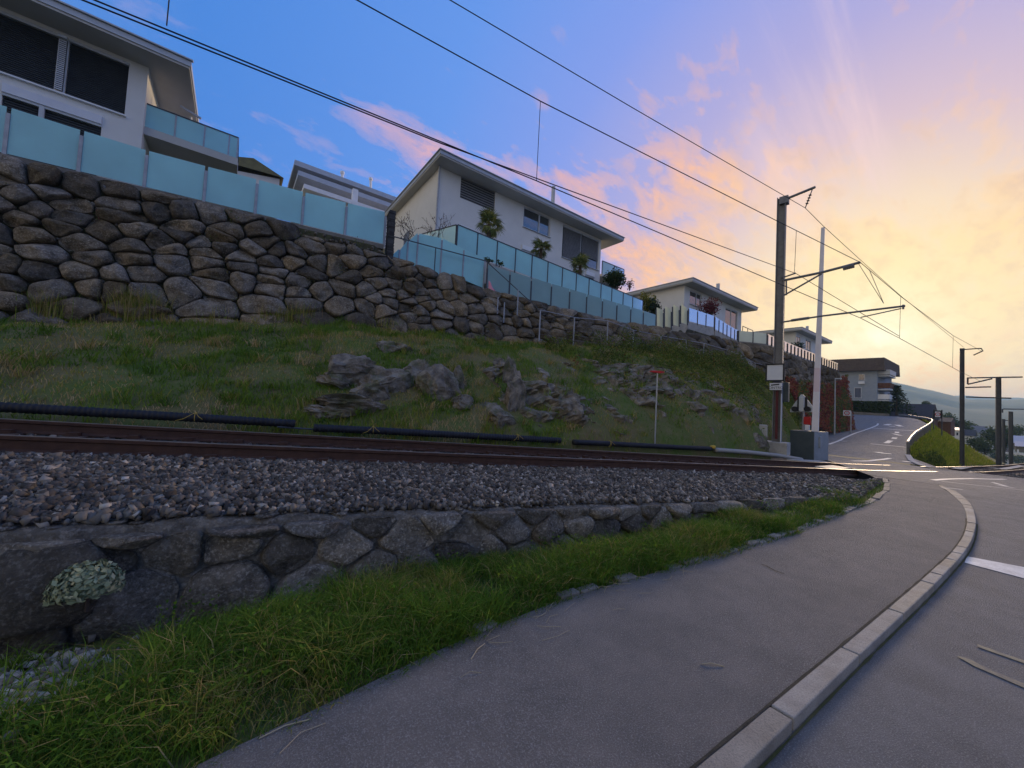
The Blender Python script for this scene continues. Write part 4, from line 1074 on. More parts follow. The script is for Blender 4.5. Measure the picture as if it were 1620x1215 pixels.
# ------------------------------------------------------------------ houses
def wall_holes(u0, u1, z0, z1, holes, v, depth, rot_about=None):
    """front wall in the plane y=v facing -y, with reveals round the holes"""
    xs = sorted(set([u0, u1] + [h[0] for h in holes] + [h[1] for h in holes])); zs = sorted(set([z0, z1] + [h[2] for h in holes] + [h[3] for h in holes]))
    b_ = MB()
    for xa, xb in zip(xs, xs[1:]):
        for za, zb in zip(zs, zs[1:]):
            cx, cz = (xa + xb) / 2, (za + zb) / 2
            if any(h[0] < cx < h[1] and h[2] < cz < h[3] for h in holes): continue
            b_.add([(xa, v, za), (xb, v, za), (xb, v, zb), (xa, v, zb)], [(0, 1, 2, 3)])
    for (a, c, e, f) in holes:
        b_.add([(a, v, e), (c, v, e), (c, v, f), (a, v, f), (a, v + depth, e), (c, v + depth, e), (c, v + depth, f), (a, v + depth, f)], [(0, 4, 5, 1), (1, 5, 6, 2), (2, 6, 7, 3), (3, 7, 4, 0)])
    return b_
def rest_of_house(b_, u0, u1, z0, z1, v, v2):
    b_.add([(u0, v, z0), (u0, v2, z0), (u0, v2, z1), (u0, v, z1), (u1, v, z0), (u1, v2, z0), (u1, v2, z1), (u1, v, z1)], [(0, 3, 2, 1), (4, 5, 6, 7), (1, 2, 6, 5), (3, 7, 6, 2)])
    return b_
def window(parent, a, c, e, f, v, frame='frame_grey', mull=(), fw=.06, pane='window_glass'):
    w = MB(); y = v + .10
    w.box(((a + c) / 2, y, e + fw / 2), (c - a, .06, fw)).box(((a + c) / 2, y, f - fw / 2), (c - a, .06, fw)).box((a + fw / 2, y, (e + f) / 2), (fw, .06, f - e - 2 * fw)).box((c - fw / 2, y, (e + f) / 2), (fw, .06, f - e - 2 * fw))
    for m_ in mull: w.box((a + (c - a) * m_, y, (e + f) / 2), (fw * 1.3, .06, f - e - 2 * fw))
    o = w.build('window', frame, parent)
    MB().box(((a + c) / 2, y + .012, (e + f) / 2), (c - a - fw, .012, f - e - fw)).build('pane', pane, o)
    MB().box(((a + c) / 2, v - .02, e - .02), (c - a + .1, .16, .035)).build('sill', 'roof_metal', o)
    return o
def blind(parent, a, c, e, f, v, mat='blind_dark', pitch=.09):
    b_ = MB(); z = e + .03
    while z < f - .02:
        b_.box(((a + c) / 2, v + .05, z), (c - a - .03, .012, pitch * .70), 0, Matrix.Rotation(rad(-18), 3, 'X')); z += pitch
    o = b_.build('blind', mat, parent)
    MB().box(((a + c) / 2, v + .10, (e + f) / 2), (c - a - .02, .01, f - e - .02)).build('backing', 'blind_black', o)
    MB().box(((a + c) / 2, v + .03, f - .05), (c - a, .14, .1)).build('blind_box', 'frame_grey', o)
    return o
def flat_roof(parent, u0, u1, v0, v1, z, th=.28, mat='soffit', slope=0.0):
    r_ = MB().hexa([(u0, v0, z), (u1, v0, z), (u1, v1, z + slope), (u0, v1, z + slope), (u0, v0, z + th), (u1, v0, z + th), (u1, v1, z + th + slope), (u0, v1, z + th + slope)])
    o = r_.build('roof', mat, parent)
    e = .03; f_ = MB()
    f_.box(((u0 + u1) / 2, v0 - .021, z + th * .62), (u1 - u0 + .1, .04, th * .7)); f_.box((u0 - .021, (v0 + v1) / 2, z + th * .62 + slope / 2), (.04, v1 - v0, th * .7)); f_.box((u1 + .021, (v0 + v1) / 2, z + th * .62 + slope / 2), (.04, v1 - v0, th * .7))
    f_.build('fascia', 'roof_metal', o)
    g_ = MB(); g_.box(((u0 + u1) / 2, v0 - .05, z + th + .02), (u1 - u0 + .2, .12, .05)); g_.box((u0 - .05, (v0 + v1) / 2, z + th + .02 + slope / 2), (.12, v1 - v0, .05)); g_.build('gutter', 'roof_metal', o)
    MB().box(((u0 + u1) / 2, (v0 + v1) / 2, z + th + .03 + slope / 2), (u1 - u0 - .3, v1 - v0 - .3, .04)).build('roof_covering', 'roof_felt', o)
    return o
def facade_rect(pxs, v):
    """corner points in the picture -> (u0,u1,z0,z1) on the wall plane"""
    P = np.array([on_v(x, y, v) for x, y in pxs]); return (P[:, 0].min(), P[:, 0].max(), np.median(sorted(P[:, 2])[:2]), np.median(sorted(P[:, 2])[-2:]))
# left house
v1 = 20.0
h1 = thing('house', 'white house with wide dark blinds and side balcony above the left boulder wall', 'house', (-10, 24, 6))
uR = on_v(235, 108, v1)[0]; zE = on_v(0, 25, v1)[2] + .02; zS = .655 * 19 + H - .30
ubr = on_v(201, 140, v1)[0]; zb_ = .498 * v1 + H; zt_ = .600 * v1 + H
um0, um1 = on_v(90, 92, v1)[0], on_v(107, 97, v1)[0]
holes = [(um1, ubr, zb_, zt_), (um0 - 3.4, um0, zb_, zt_)]
l0 = on_v(3, 155, v1); l1 = on_v(160, 207, v1); ztl = on_v(3, 132, v1)[2]
holes.append((l0[0], l1[0], 7.2, ztl))
b_ = wall_holes(-18, uR, 5.5, zS + .1, holes, v1, .16); rest_of_house(b_, -18, uR, 5.5, zS + .1, v1, 30)
wo_ = b_.build('wall', 'white_plaster', h1)
for hh in holes[:2]: blind(h1, hh[0], hh[1], hh[2], hh[3], v1, 'blind_black', .07)
blind(h1, (holes[1][1] + .02), holes[0][0] - .02, zb_ + .05, zt_ - .05, v1 - .14, 'frame_grey', .07)
MB().box(((holes[1][0] + holes[0][1]) / 2, v1 - .04, zb_ - .03), (holes[0][1] - holes[1][0] + .1, .12, .05)).build('sill', 'white_paint', h1)
hh = holes[2]; blind(h1, hh[0], hh[1], hh[2], hh[3] - .28, v1, 'blind_black', .085)
MB().box(((hh[0] + hh[1]) / 2, v1 - .03, hh[3] - .14), (hh[1] - hh[0], .10, .3)).build('blind_box', 'sign_white', h1)
MB().box((hh[0] + (hh[1] - hh[0]) * .38, v1 - .01, hh[3] - 1.0), (.12, .08, 1.4)).build('window_post', 'frame_grey', h1)
flat_roof(h1, -22, -2.17, 19.0, 31, zS, .30)
MB().tube([(-2.35, 22.3, zS - .05), (-2.3, 22.4, zS - 1.1), (-2.0, 22.2, zS - 2.4)], .05, 8).build('drain_pipe', 'white_paint', h1)
MB().beam((-2.6, 21.2, zS - .35), (-1.9, 21.2, zS - .55), .07).build('awning_arm', 'frame_grey', h1)
# its balcony
vb = 20.3
q = [on_v(x, y, vb) for x, y in ((226, 203), (276, 217), (322, 231), (361, 243))]; tq = [on_v(x, y, vb) for x, y in ((229, 166), (278, 182), (323, 197), (362, 209))]
zbb = np.mean([p[2] for p in q[:3]]); ztb = np.mean([p[2] for p in tq[:3]]) 
MB().hexa([(q[0][0] - .05, vb - .1, zbb - .32), (q[3][0] + .35, vb - .1, zbb - .32), (q[3][0] + .35, vb + 7, zbb - .32), (q[0][0] - .05, vb + 7, zbb - .32), (q[0][0] - .05, vb - .1, zbb - .02), (q[3][0] + .35, vb - .1, zbb - .02), (q[3][0] + .35, vb + 7, zbb - .02), (q[0][0] - .05, vb + 7, zbb - .02)]).build('balcony_slab', 'soffit', h1)
bal = sub_of('balcony_railing', h1, q[0])
bp = [(np.array([p[0], vb, zbb]), np.array([p[0], vb, ztb])) for p in q] + [(np.array([q[3][0] + .3, vb, zbb]), np.array([q[3][0] + .3, vb, ztb]))]
bp.append((np.array([q[3][0] + .3, vb + 2.2, zbb]), np.array([q[3][0] + .3, vb + 2.2, ztb])))
glass_fence(bal, bp, 'frosted_glass', 'galvanised', .05, .0, rail=.05)
for c in list(bal.children): pass
# middle house
v2 = 20.0
h2 = thing('house', 'white house with deep eaves and palms on its terrace in the middle', 'house', (16, 24, 6))
uL = on_v(697, 258, v2)[0]; uRr = on_v(951, 384, v2)[0]; zs2 = .715 * 19.15 + H - .28
r1_ = facade_rect([(730, 274.4), (784, 301), (728.4, 316), (782, 332)], v2); r2_ = facade_rect([(829, 325.5), (871, 345.5), (828, 359), (869, 375.5)], v2); r3_ = facade_rect([(891, 353), (948, 382), (889, 406), (944.5, 428)], v2)
low = [facade_rect([(725.5, 354), (758, 369), (724, 385), (757, 398)], v2), facade_rect([(825, 386), (848, 397), (824, 410), (847, 420)], v2), facade_rect([(926, 428), (939, 434), (926, 450), (939, 455)], v2)]
low = [(a, c, min(e, f - 1.6), f) for a, c, e, f in low]
b_ = wall_holes(uL, uRr, 5.5, zs2 + .1, [r1_, r2_, r3_] + low, v2, .16); rest_of_house(b_, uL, uRr, 5.5, zs2 + .1, v2, 28)
b_.build('wall', 'white_plaster', h2)
blind(h2, *r1_, v2, 'blind_dark', .155)
window(h2, *r2_, v2, 'frame_grey', (.60,), .09)
w3 = window(h2, *r3_, v2, 'frame_grey', (.5,), .06); blind(h2, r3_[0] + .08, (r3_[0] + r3_[1]) / 2 - .05, r3_[2] + .08, r3_[3] - .08, v2 - .03, 'blind_dark', .09); blind(h2, (r3_[0] + r3_[1]) / 2 + .05, r3_[1] - .08, r3_[2] + .75, r3_[3] - .08, v2 - .03, 'blind_dark', .09)
for a, c, e, f in low:
    blind(h2, a, c, e, f - .3, v2, 'blind_black', .09); MB().box(((a + c) / 2, v2 - .04, f - .14), (c - a, .14, .3)).build('blind_box', 'white_paint', h2)
# narrow window in the shaded side wall
for (ya, yb_, zz0, zz1) in ((24.3, 25.3, 10.2, 12.6),):
    MB().box((uL - .012, (ya + yb_) / 2, (zz0 + zz1) / 2), (.05, yb_ - ya, zz1 - zz0)).build('side_window', 'window_glass', h2)
flat_roof(h2, on_v(698, 230, 19.0)[0], on_v(986, 380, 19.0)[0], 19.0, 28.6, zs2, .30)
MB().tube([(uL - .08, v2 - .06, zs2), (uL - .08, v2 - .06, 6.5)], .055, 8).build('downpipe', 'galvanised', h2)
p = on_v(875, 313, 22.5); MB().tube([(p[0], 22.5, zs2 + .3), (p[0], 22.5, on_v(875, 295, 22.5)[2])], .16, 10).build('chimney', 'roof_metal', h2)
p = on_v(797, 274, 20.5); MB().disc((p[0], 20.5, zs2 + .4), (0, 0, 1), .2, .3).build('roof_vent', 'dark_steel', h2)
# right side balcony of the middle house
p0 = on_v(953, 413, 21.0); ztb2 = p0[2]
bp2 = [(np.array([u, 21.0, ztb2 - 1.1]), np.array([u, 21.0, ztb2])) for u in (p0[0], p0[0] + 1.6, p0[0] + 3.0)]
bal2 = sub_of('balcony_railing', h2, bp2[0][0])
glass_fence(bal2, bp2, 'clear_glass', 'dark_steel', .06, 0, rail=.06)
MB().box((p0[0] + 1.5, 22.3, ztb2 - 1.25), (3.2, 2.8, .22)).build('balcony_slab', 'soffit', h2)
# third house
v3 = 19.0
h3 = thing('house', 'white flat roofed house with a red leaved shrub in front, third along the wall', 'house', (32, 22, 6))
ua = on_v(1083, 452, v3)[0]; ub = on_v(1173, 498, v3)[0]; vr = 17.9; ze = on_v(1096, 440, vr)[2] - .32
w31 = facade_rect([(1092, 458), (1110, 466.5), (1091, 481), (1109, 487)], v3); w32 = facade_rect([(1148, 485), (1167, 494.5), (1147, 517), (1166, 525)], v3)
b_ = wall_holes(ua, ub, 6, ze + .1, [w31, w32], v3, .16); rest_of_house(b_, ua, ub, 6, ze + .1, v3, 29); b_.build('wall', 'white_plaster', h3)
window(h3, *w31, v3, 'frame_grey', (.6,), .1); window(h3, *w32, v3, 'frame_grey', (.5,), .1)
flat_roof(h3, on_v(1096, 440, vr)[0], on_v(1198, 491.6, vr)[0], vr, 31, ze, .34)
p = on_v(1136, 450, 22); MB().tube([(p[0], 22, ze + .3), (p[0], 22, on_v(1136, 449, 22)[2])], .2, 10).build('chimney', 'roof_metal', h3)
bp3 = [on_v(x, y, 16.2) for x, y in ((1175, 516), (1183, 519.5), (1191, 523))]
bl3 = sub_of('balcony_railing', h3, bp3[0])
for p in bp3: MB().beam((p[0], p[1], p[2] - .9), tuple(p), .05).build('post', 'dark_steel', bl3)
MB().beam(tuple(bp3[0]), tuple(bp3[-1]), .05).build('handrail', 'dark_steel', bl3)
# fourth house
v4 = 19.0
h4 = thing('house', 'small white flat roofed house, last above the far end of the wall', 'house', (62, 22, 6))
ua = on_v(1259, 524, v4)[0]; ub = on_v(1298, 548, v4)[0]; vr = 18.0; ze = on_v(1268, 517.5, vr)[2] - .4
w41 = facade_rect([(1260, 529), (1267, 533), (1260, 545), (1267, 548)], v4); w42 = facade_rect([(1275, 536), (1283, 540), (1275, 552), (1283, 556)], v4)
b_ = wall_holes(ua, ub, 5, ze + .1, [w41, w42], v4, .16); rest_of_house(b_, ua, ub, 5, ze + .1, v4, 34); b_.build('wall', 'white_plaster', h4)
window(h4, *w41, v4, 'white_paint', (.5,), .15); window(h4, *w42, v4, 'frame_grey', (.5,), .12)
flat_roof(h4, on_v(1268, 517.5, vr)[0], on_v(1316, 544.5, vr)[0], vr, 36, ze, .4)
p = on_v(1277, 520, 22); MB().tube([(p[0], 22, ze + .4), (p[0], 22, on_v(1277, 516, 22)[2])], .22, 10).build('chimney', 'roof_metal', h4)
# grey house at the road bend
uh = 96.0
h5 = thing('house', 'grey house with a dark brown roof band and stacked balconies behind the hedge', 'house', (uh, 18, 2))
a = on_u(1322, 590, uh); c = on_u(1388, 590, uh); zb5 = on_u(1355, 640, uh)[2]; zt5 = on_u(1355, 587, uh)[2]
MB().hexa([(uh, c[1], zb5 - 3), (uh, a[1] + 8, zb5 - 3), (uh + 14, a[1] + 8, zb5 - 3), (uh + 14, c[1], zb5 - 3), (uh, c[1], zt5 + .2), (uh, a[1] + 8, zt5 + .2), (uh + 14, a[1] + 8, zt5 + .2), (uh + 14, c[1], zt5 + .2)]).build('wall', 'grey_plaster', h5)
r0 = on_u(1399.5, 565, uh - 1); r1b = on_u(1311, 566, uh - 1); zr0 = on_u(1399, 585.5, uh - 1)[2]
MB().hexa([(uh - 1, r0[1], zr0), (uh - 1, r1b[1] + 6, zr0), (uh + 15, r1b[1] + 6, zr0), (uh + 15, r0[1], zr0), (uh - .6, r0[1] + .1, r0[2]), (uh - .6, r1b[1] + 6, r0[2]), (uh + 15, r1b[1] + 6, r0[2]), (uh + 15, r0[1] + .1, r0[2])]).build('roof', 'brown_roof', h5)
for (x0, x1, y0, y1) in ((1359.5, 1367.5, 593, 601), (1352.5, 1362, 614, 629)):
    pa = on_u(x0, y0, uh); pb = on_u(x1, y1, uh)
    w_ = MB().box((uh - .03, (pa[1] + pb[1]) / 2, (pa[2] + pb[2]) / 2), (.08, abs(pa[1] - pb[1]) + .2, abs(pa[2] - pb[2]) + .2)).build('window', 'frame_grey', h5)
    MB().box((uh - .075, (pa[1] + pb[1]) / 2, (pa[2] + pb[2]) / 2), (.03, abs(pa[1] - pb[1]), abs(pa[2] - pb[2]))).build('pane', 'window_glass', w_)
pa = on_u(1358.5, 603, uh); pb = on_u(1368, 608, uh); MB().box((uh - .2, (pa[1] + pb[1]) / 2, (pa[2] + pb[2]) / 2), (.35, abs(pa[1] - pb[1]), .5)).build('flower_box', 'white_paint', h5)
for (y0, y1, mt, xr) in ((585.5, 596, 'frame_grey', 1408.5), (606, 618, 'wood_brown', 1409), (624, 635, 'white_paint', 1408)):
    pa = on_u(1389, y0, uh + 1); pb = on_u(xr, y1, uh + 1)
    MB().box((uh + 3.5, (pa[1] + pb[1]) / 2, pb[2] + .15), (6, abs(pa[1] - pb[1]), .22)).build('balcony_slab', 'frame_grey', h5)
    MB().box((uh + .55, (pa[1] + pb[1]) / 2, (pa[2] + pb[2]) / 2 + .2), (.08, abs(pa[1] - pb[1]), abs(pa[2] - pb[2]) * .7)).box((uh + 3.5, pb[1], (pa[2] + pb[2]) / 2 + .2), (6, .08, abs(pa[2] - pb[2]) * .7)).build('balustrade', mt, h5)
# terraced house behind, over the left fence
hb = thing('house', 'stepped house with three long flat roofs and two thin chimneys behind the fence', 'house', (14, 38, 9))
vbk = 36.0
def slab(px_l, px_r, y_l, y_r, v, depth, th, mat='roof_metal'):
    a = on_v(px_l, y_l, v); c = on_v(px_r, y_r, v); z = (a[2] + c[2]) / 2
    return MB().box(((a[0] + c[0]) / 2, v + depth / 2, z), (c[0] - a[0], depth, th)).build('roof', mat, hb), a, c, z
s1_, a1, c1, z1_ = slab(466, 640, 256.5, 320, vbk + 1.5, 12, .45)
MB().box(((a1[0] + c1[0]) / 2 + .6, vbk + 8, z1_ - 1.5), (c1[0] - a1[0] - 1.2, 10, 2.7)).build('wall', 'dark_concrete', hb)
s2_, a2, c2, z2_ = slab(472, 640, 271, 334, vbk, 10, .4)
MB().box(((a2[0] + c2[0]) / 2 + .8, vbk + 7, z2_ - 1.7), (c2[0] - a2[0] - 1.6, 10, 3.0)).build('wall', 'white_plaster', hb)
for (x0, x1, y0) in ((502, 527, 298), (547, 560, 315), (590, 606, 331)):
    pa = on_v(x0, y0, vbk + 2); pb = on_v(x1, y0, vbk + 2)
    MB().box(((pa[0] + pb[0]) / 2, vbk + 1.98, z2_ - 1.3), (pb[0] - pa[0], .1, 1.3)).build('window', 'window_glass', hb)
s3_, a3, c3, z3_ = slab(481, 640, 292, 349, vbk - 2, 9, .35, 'white_paint')
MB().box(((a3[0] + c3[0]) / 2 + .3, vbk + 2, z3_ - 1.6), (c3[0] - a3[0] - .6, 7, 2.8)).build('wall', 'white_plaster', hb)
for (x, yt, yb_) in ((541.5, 275, 305), (586.5, 285, 312)):
    pt = on_v(x, yt, vbk + 3); pb = on_v(x, yb_, vbk + 3); MB().tube([tuple(pb), tuple(pt)], .12, 8).tube([tuple(pt), tuple(pt + np.array([0, 0, .22]))], .19, 8).build('chimney', 'white_paint', hb)
pt = on_v(562, 305, vbk - 1.5); MB().box((pt[0], vbk - 1.4, pt[2] - .8), (.45, .4, 2.2)).build('pillar', 'white_paint', hb)
# brownish roof top behind the left fence
hr = thing('house', 'low house with a mossy brown gable roof peeking over the fence', 'house', (6, 46, 10))
pa, pb, pc = on_v(372, 262, 45), on_v(401, 254, 45), on_v(441, 290, 45)
MB().hexa([(pa[0] - 4, 44, pa[2] - 4), (pc[0], 44, pa[2] - 4), (pc[0], 56, pa[2] - 4), (pa[0] - 4, 56, pa[2] - 4), (pa[0] - 4, 44, pa[2] - 1.6), (pc[0], 44, pc[2]), (pc[0], 56, pc[2]), (pa[0] - 4, 56, pa[2] - 1.6)]).build('wall', 'white_plaster', hr)
MB().add([(pa[0] - 3, 43.5, pa[2] - .8), (pb[0], 44.5, pb[2]), (pc[0] + .3, 43.5, pc[2]), (pc[0] + .3, 56, pc[2]), (pb[0], 56, pb[2]), (pa[0] - 3, 56, pa[2] - .8)], [(0, 1, 4, 5), (1, 2, 3, 4), (0, 2, 1)]).build('roof', 'mossy_roof', hr)

# ------------------------------------------------------------------ overhead line masts
UM, VM = 18.0, 5.77
def mast_foot(px, py, u): return on_u(px, py, u)
def h_beam(b_, foot, top, w, d_, yaw):
    f = Vector(foot); t = Vector(top); cz, sz = math.cos(yaw), math.sin(yaw)
    def pt(base, x, y): return base + Vector((x * cz - y * sz, x * sz + y * cz, 0))
    for (x0, x1, y0, y1) in ((-w / 2, w / 2, -d_ / 2, -d_ / 2 + .025), (-w / 2, w / 2, d_ / 2 - .025, d_ / 2), (-.012, .012, -d_ / 2 + .025, d_ / 2 - .025)):
        b_.hexa([pt(f, x0, y0), pt(f, x1, y0), pt(f, x1, y1), pt(f, x0, y1), pt(t, x0, y0), pt(t, x1, y0), pt(t, x1, y1), pt(t, x0, y1)])
    return b_
m1 = thing('catenary_mast', 'tall steel overhead line mast by the level crossing, with two brackets and signs', 'catenary mast', on_u(1229, 700, UM))
ft = on_u(1229, 700, UM); tp_ = on_u(1237, 313, UM); tp_[1] = ft[1]; tp_[0] = ft[0]
h_beam(MB(), ft, tp_, .26, .30, rad(8)).build('pole', 'mast_steel', m1)
fb = MB().box((ft[0], ft[1], ft[2] - .22), (.75, .8, .5), rad(8)); fb.box((ft[0], ft[1], ft[2] + .012), (.5, .5, .03), rad(8)); fb.build('footing', 'concrete', m1, bevel=.02)
fb2 = MB().box((ft[0] - .45, ft[1] + .35, ft[2] + .2), (.35, .3, 1.0), rad(20)); fb2.build('stone_block', 'concrete', m1, bevel=.04)
def pm(px, py, du=0.0): return Vector(on_u(px, py, UM + du))
TP = pm(1241, 316); TE = pm(1290, 296)
MB().tube([TP, TE], .055, 8).box(Vector(TP) + Vector((0, 0, -.05)), (.3, .3, .3), rad(8)).build('top_arm', 'mast_steel', m1)
INS = pm(1274, 329)
b_ = MB(); e0 = TE.lerp(TP, .08)
b_.tube([e0, INS], .018, 6)
for k in range(4): q_ = e0.lerp(INS, .35 + .14 * k); b_.disc(q_, (e0 - INS), .05, .03, 10)
b_.build('insulator', 'dark_steel', m1)
MS = pm(1361, 415)
b_ = MB().tube([pm(1238, 444), pm(1300, 431), MS], .05, 8).tube([pm(1239, 468), pm(1300, 433)], .035, 8).tube([pm(1244, 443), pm(1244, 467)], .03, 6)
for k in range(6): q_ = pm(1335 + k * 3, 424 - k * .75); b_.disc(q_, (MS - pm(1300, 431)), .09, .04, 10)
b_.build('bracket', 'mast_steel', m1)
MB().tube([pm(1236, 440), pm(1259, 432)], .03, 6).build('stub_arm', 'mast_steel', m1)
RA = pm(1432, 484); CW = pm(1362, 503.5)
b_ = MB().tube([pm(1235, 510), pm(1300, 500), RA], .035, 8).tube([pm(1429, 482), pm(1429, 489)], .03, 6).tube([pm(1426, 488), pm(1362, 502), CW], .02, 6)
b_.tube([pm(1252, 507), pm(1280, 503)], .055, 8); b_.build('registration_arm', 'mast_steel', m1)
MB().tube([MS + Vector((0, .05, -.03)), pm(1398, 480)], .009, 5).tube([pm(1375, 426), pm(1398, 480)], .009, 5).build('stay_wire', 'dark_steel', m1)
# paint strip and dark back panel on the pole
MB().box((ft[0] - .14, ft[1] - .02, ft[2] + 1.25), (.03, .09, 2.2), rad(8)).build('cable_guard', 'maroon_paint', m1)
MB().box((ft[0] - .10, ft[1] - .16, ft[2] + 1.0), (.12, .02, 2.0), rad(8)).build('pale_strip', 'frame_grey', m1)
# signs fixed to the mast
def face_sign(parent_label, name, px_rect, u, cat, frame=None, th=.04, mat='sign_white'):
    x0, y0, x1, y1 = px_rect; pa = on_u(x0, y0, u); pb = on_u(x1, y1, u)
    root = thing(name, parent_label, cat, ((pa[0] + pb[0]) / 2, (pa[1] + pb[1]) / 2, (pa[2] + pb[2]) / 2))
    cy, cz_ = (pa[1] + pb[1]) / 2, (pa[2] + pb[2]) / 2; w = abs(pa[1] - pb[1]); h = abs(pa[2] - pb[2])
    MB().box((u, cy, cz_), (th, w, h)).build('board', mat, root)
    if frame:
        f_ = MB()
        for sy in (-1, 1): f_.box((u - .006, cy + sy * (w / 2), cz_), (th + .03, frame, h + frame)); f_.box((u - .006, cy, cz_ + sy * h / 2), (th + .028, w - frame, frame))
        f_.build('frame', 'sign_black', root)
    return root, u - th / 2, cy, cz_, w, h
def text_on(root, txt, u, cy, cz_, size, mat, name='lettering', sx=1.0):
    cu = bpy.data.curves.new(name, 'FONT'); cu.body = txt; cu.size = size; cu.align_x = 'CENTER'; cu.align_y = 'CENTER'; cu.extrude = .003; cu.materials.append(M[mat])
    o = bpy.data.objects.new(name, cu); col.objects.link(o); o.parent = root
    o2 = bpy.data.objects.new(name, bpy.data.meshes.new_from_object(o)); bpy.data.objects.remove(o); col.objects.link(o2); o2.parent = root
    o2.matrix_local = Matrix.Translation(Vector((u, cy, cz_)) - depth_off(root)) @ Matrix(((0, 0, -1), (-sx, 0, 0), (0, 1, 0))).to_4x4()
    return o2
UMs = UM - .26
face_sign('square white board with a black frame on the big mast', 'mast_board', (1213, 577, 1240, 602), UMs, 'sign', .05)
rt, uf, cy, cz_, w, h = face_sign('small white plate with a black bar and blue letters under the square board', 'mast_plate', (1218, 606, 1237, 617), UMs, 'sign', None)
MB().box((uf - .004, cy + .02, cz_ + h * .25), (.006, w * .7, .05), 0, Matrix.Rotation(rad(-7), 3, 'X')).build('bar', 'sign_black', rt)
text_on(rt, 'CONTROL', uf - .006, cy, cz_ - h * .2, .14, 'dark_steel')
pa = on_u(1233, 605, UM + .35); pb = on_u(1247, 636, UM + .35)
tag(MB().box((UM + .4, (pa[1] + pb[1]) / 2, (pa[2] + pb[2]) / 2), (.3, abs(pa[1] - pb[1]), abs(pa[2] - pb[2])), rad(8)).build('relay_box', 'cabinet_dark', bevel=.02), 'dark box mounted on the back of the big mast', 'box')

# catenary wires
def on_track(px, py, off=0.0):
    r = ray(px, py); best = None
    for u in np.arange(-40, 70, .02):
        v = tc(u) + off
        k = math.hypot(u, v); e = abs(math.atan2(v, u) - math.atan2(r[1], r[0]))
        if best is None or e < best[0]: best = (e, u, v)
    _, u, v = best; s = math.hypot(u, v) / math.hypot(r[0], r[1])
    return np.array([u, v, r[2] * s + H])
def wire(name, pts, label, r=.011, cat='overhead wire'):
    return tag(MB().tube(pts, r, 5).build(name, 'sign_black'), label, cat)
def back_ext(a, b_, du):
    a, b_ = np.array(a), np.array(b_); d_ = (a - b_) / abs((a - b_)[0]); return a + d_ * du
c0 = on_track(150, 0); c1 = on_track(849, 286); cw = np.array(CW)
m2b = np.array(on_u(1553, 604, 48.5))
wire('contact_wire', [back_ext(c0, c1, 22), c0, c1, cw, on_track(1423, 535), on_track(1519, 588), m2b], 'lower overhead contact wire over the track')
w0 = on_track(130, 0); w1 = np.array(pm(1260, 433))
wire('auxiliary_wire', [back_ext(w0, on_track(700, 227), 22), w0, on_track(700, 227.5), w1, on_track(1423, 532)], 'thin wire running just above the contact wire to the short stub arm')
mw0 = on_track(565, 0); mw1 = on_track(855, 160); mw2 = on_track(1230, 350)
wire('messenger_wire', [back_ext(mw0, mw1, 24), mw0, mw1, mw2, np.array(MS)], 'middle carrying wire ending at the bracket of the big mast')
m2t = np.array(on_u(1554, 556, 48.5))
wire('messenger_wire', [np.array(MS), on_track(1425, 469), on_track(1508, 531), m2t], 'carrying wire from the big mast to the next mast')
fw0 = on_track(712, 0, .9); fw1 = on_track(1000, 170, .9)
wire('feeder_wire', [back_ext(fw0, fw1, 24), fw0, fw1, np.array(INS)], 'topmost overhead wire hung from the arm of the big mast')
wire('feeder_wire', [np.array(INS), np.array(on_u(1302, 357, 20)), np.array(on_u(1361, 411, 25)), np.array(on_u(1425, 468, 32)), np.array(on_u(1524, 549, 49))], 'topmost wire dropping from the big mast towards the next one')
for (xa, ya, xb, yb_, lab) in ((855, 160, 849, 286, 'thin dropper wire hanging above the middle house'), (1260, 365, 1257, 432, 'thin dropper wire just right of the big mast'), (1425, 469, 1423, 535, 'thin dropper wire right of the registration arm'), (1508, 531, 1507, 581, 'thin dropper wire left of the second mast')):
    a = on_track(xa, ya); c = on_track(xb, yb_); o = wire('dropper', [a, (c[0], c[1], c[2])], lab, .007, 'dropper'); 
p = on_track(263, 40); o = wire('dropper', [p, p + np.array([0, 0, 1.6])], 'thin dropper wire high above the left house', .008, 'dropper')
for k, (t_, pxs) in enumerate(((.6, (851.5, 205)), (.5, (1257.5, 400)))):
    pass

# further masts
def far_mast(label, px, yt, yb_, u, arms, w=.26, mat='far_mast_steel'):
    f = on_u(px, yb_, u); t = on_u(px, yt, u); t[0], t[1] = f[0], f[1]
    root = thing('catenary_mast', label, 'catenary mast', f)
    h_beam(MB(), f - np.array([0, 0, .8]), t, w, w, rad(8)).build('pole', mat, root)
    for pts in arms: MB().tube([on_u(x, y, u) for x, y in pts], .05 if u < 60 else .08, 6).build('bracket', mat, root)
    return root
far_mast('second overhead line mast standing on the grassy mound', 1522, 551, 724, 49.8, [[(1524, 553), (1552, 551)], [(1552, 551), (1555, 555), (1540, 562)]])
far_mast('third overhead line mast with a bracket to both sides at the right edge', 1580, 598, 738, 66, [[(1530, 598), (1580, 597), (1618, 596.5)], [(1531, 598), (1531, 608)], [(1531, 608), (1570, 599)], [(1527, 613), (1568, 612)], [(1528, 628), (1600, 630)]], .36)
far_mast('fourth overhead line mast, darker and lower beside the third', 1599.5, 651, 736, 90, [[(1587, 647), (1620, 647.5)], [(1586, 647), (1586, 653)]], .38, 'dark_steel')
far_mast('thin far mast just left of the fourth', 1588, 663, 736, 105, [[(1585, 665), (1603, 665)]], .32, 'dark_steel')

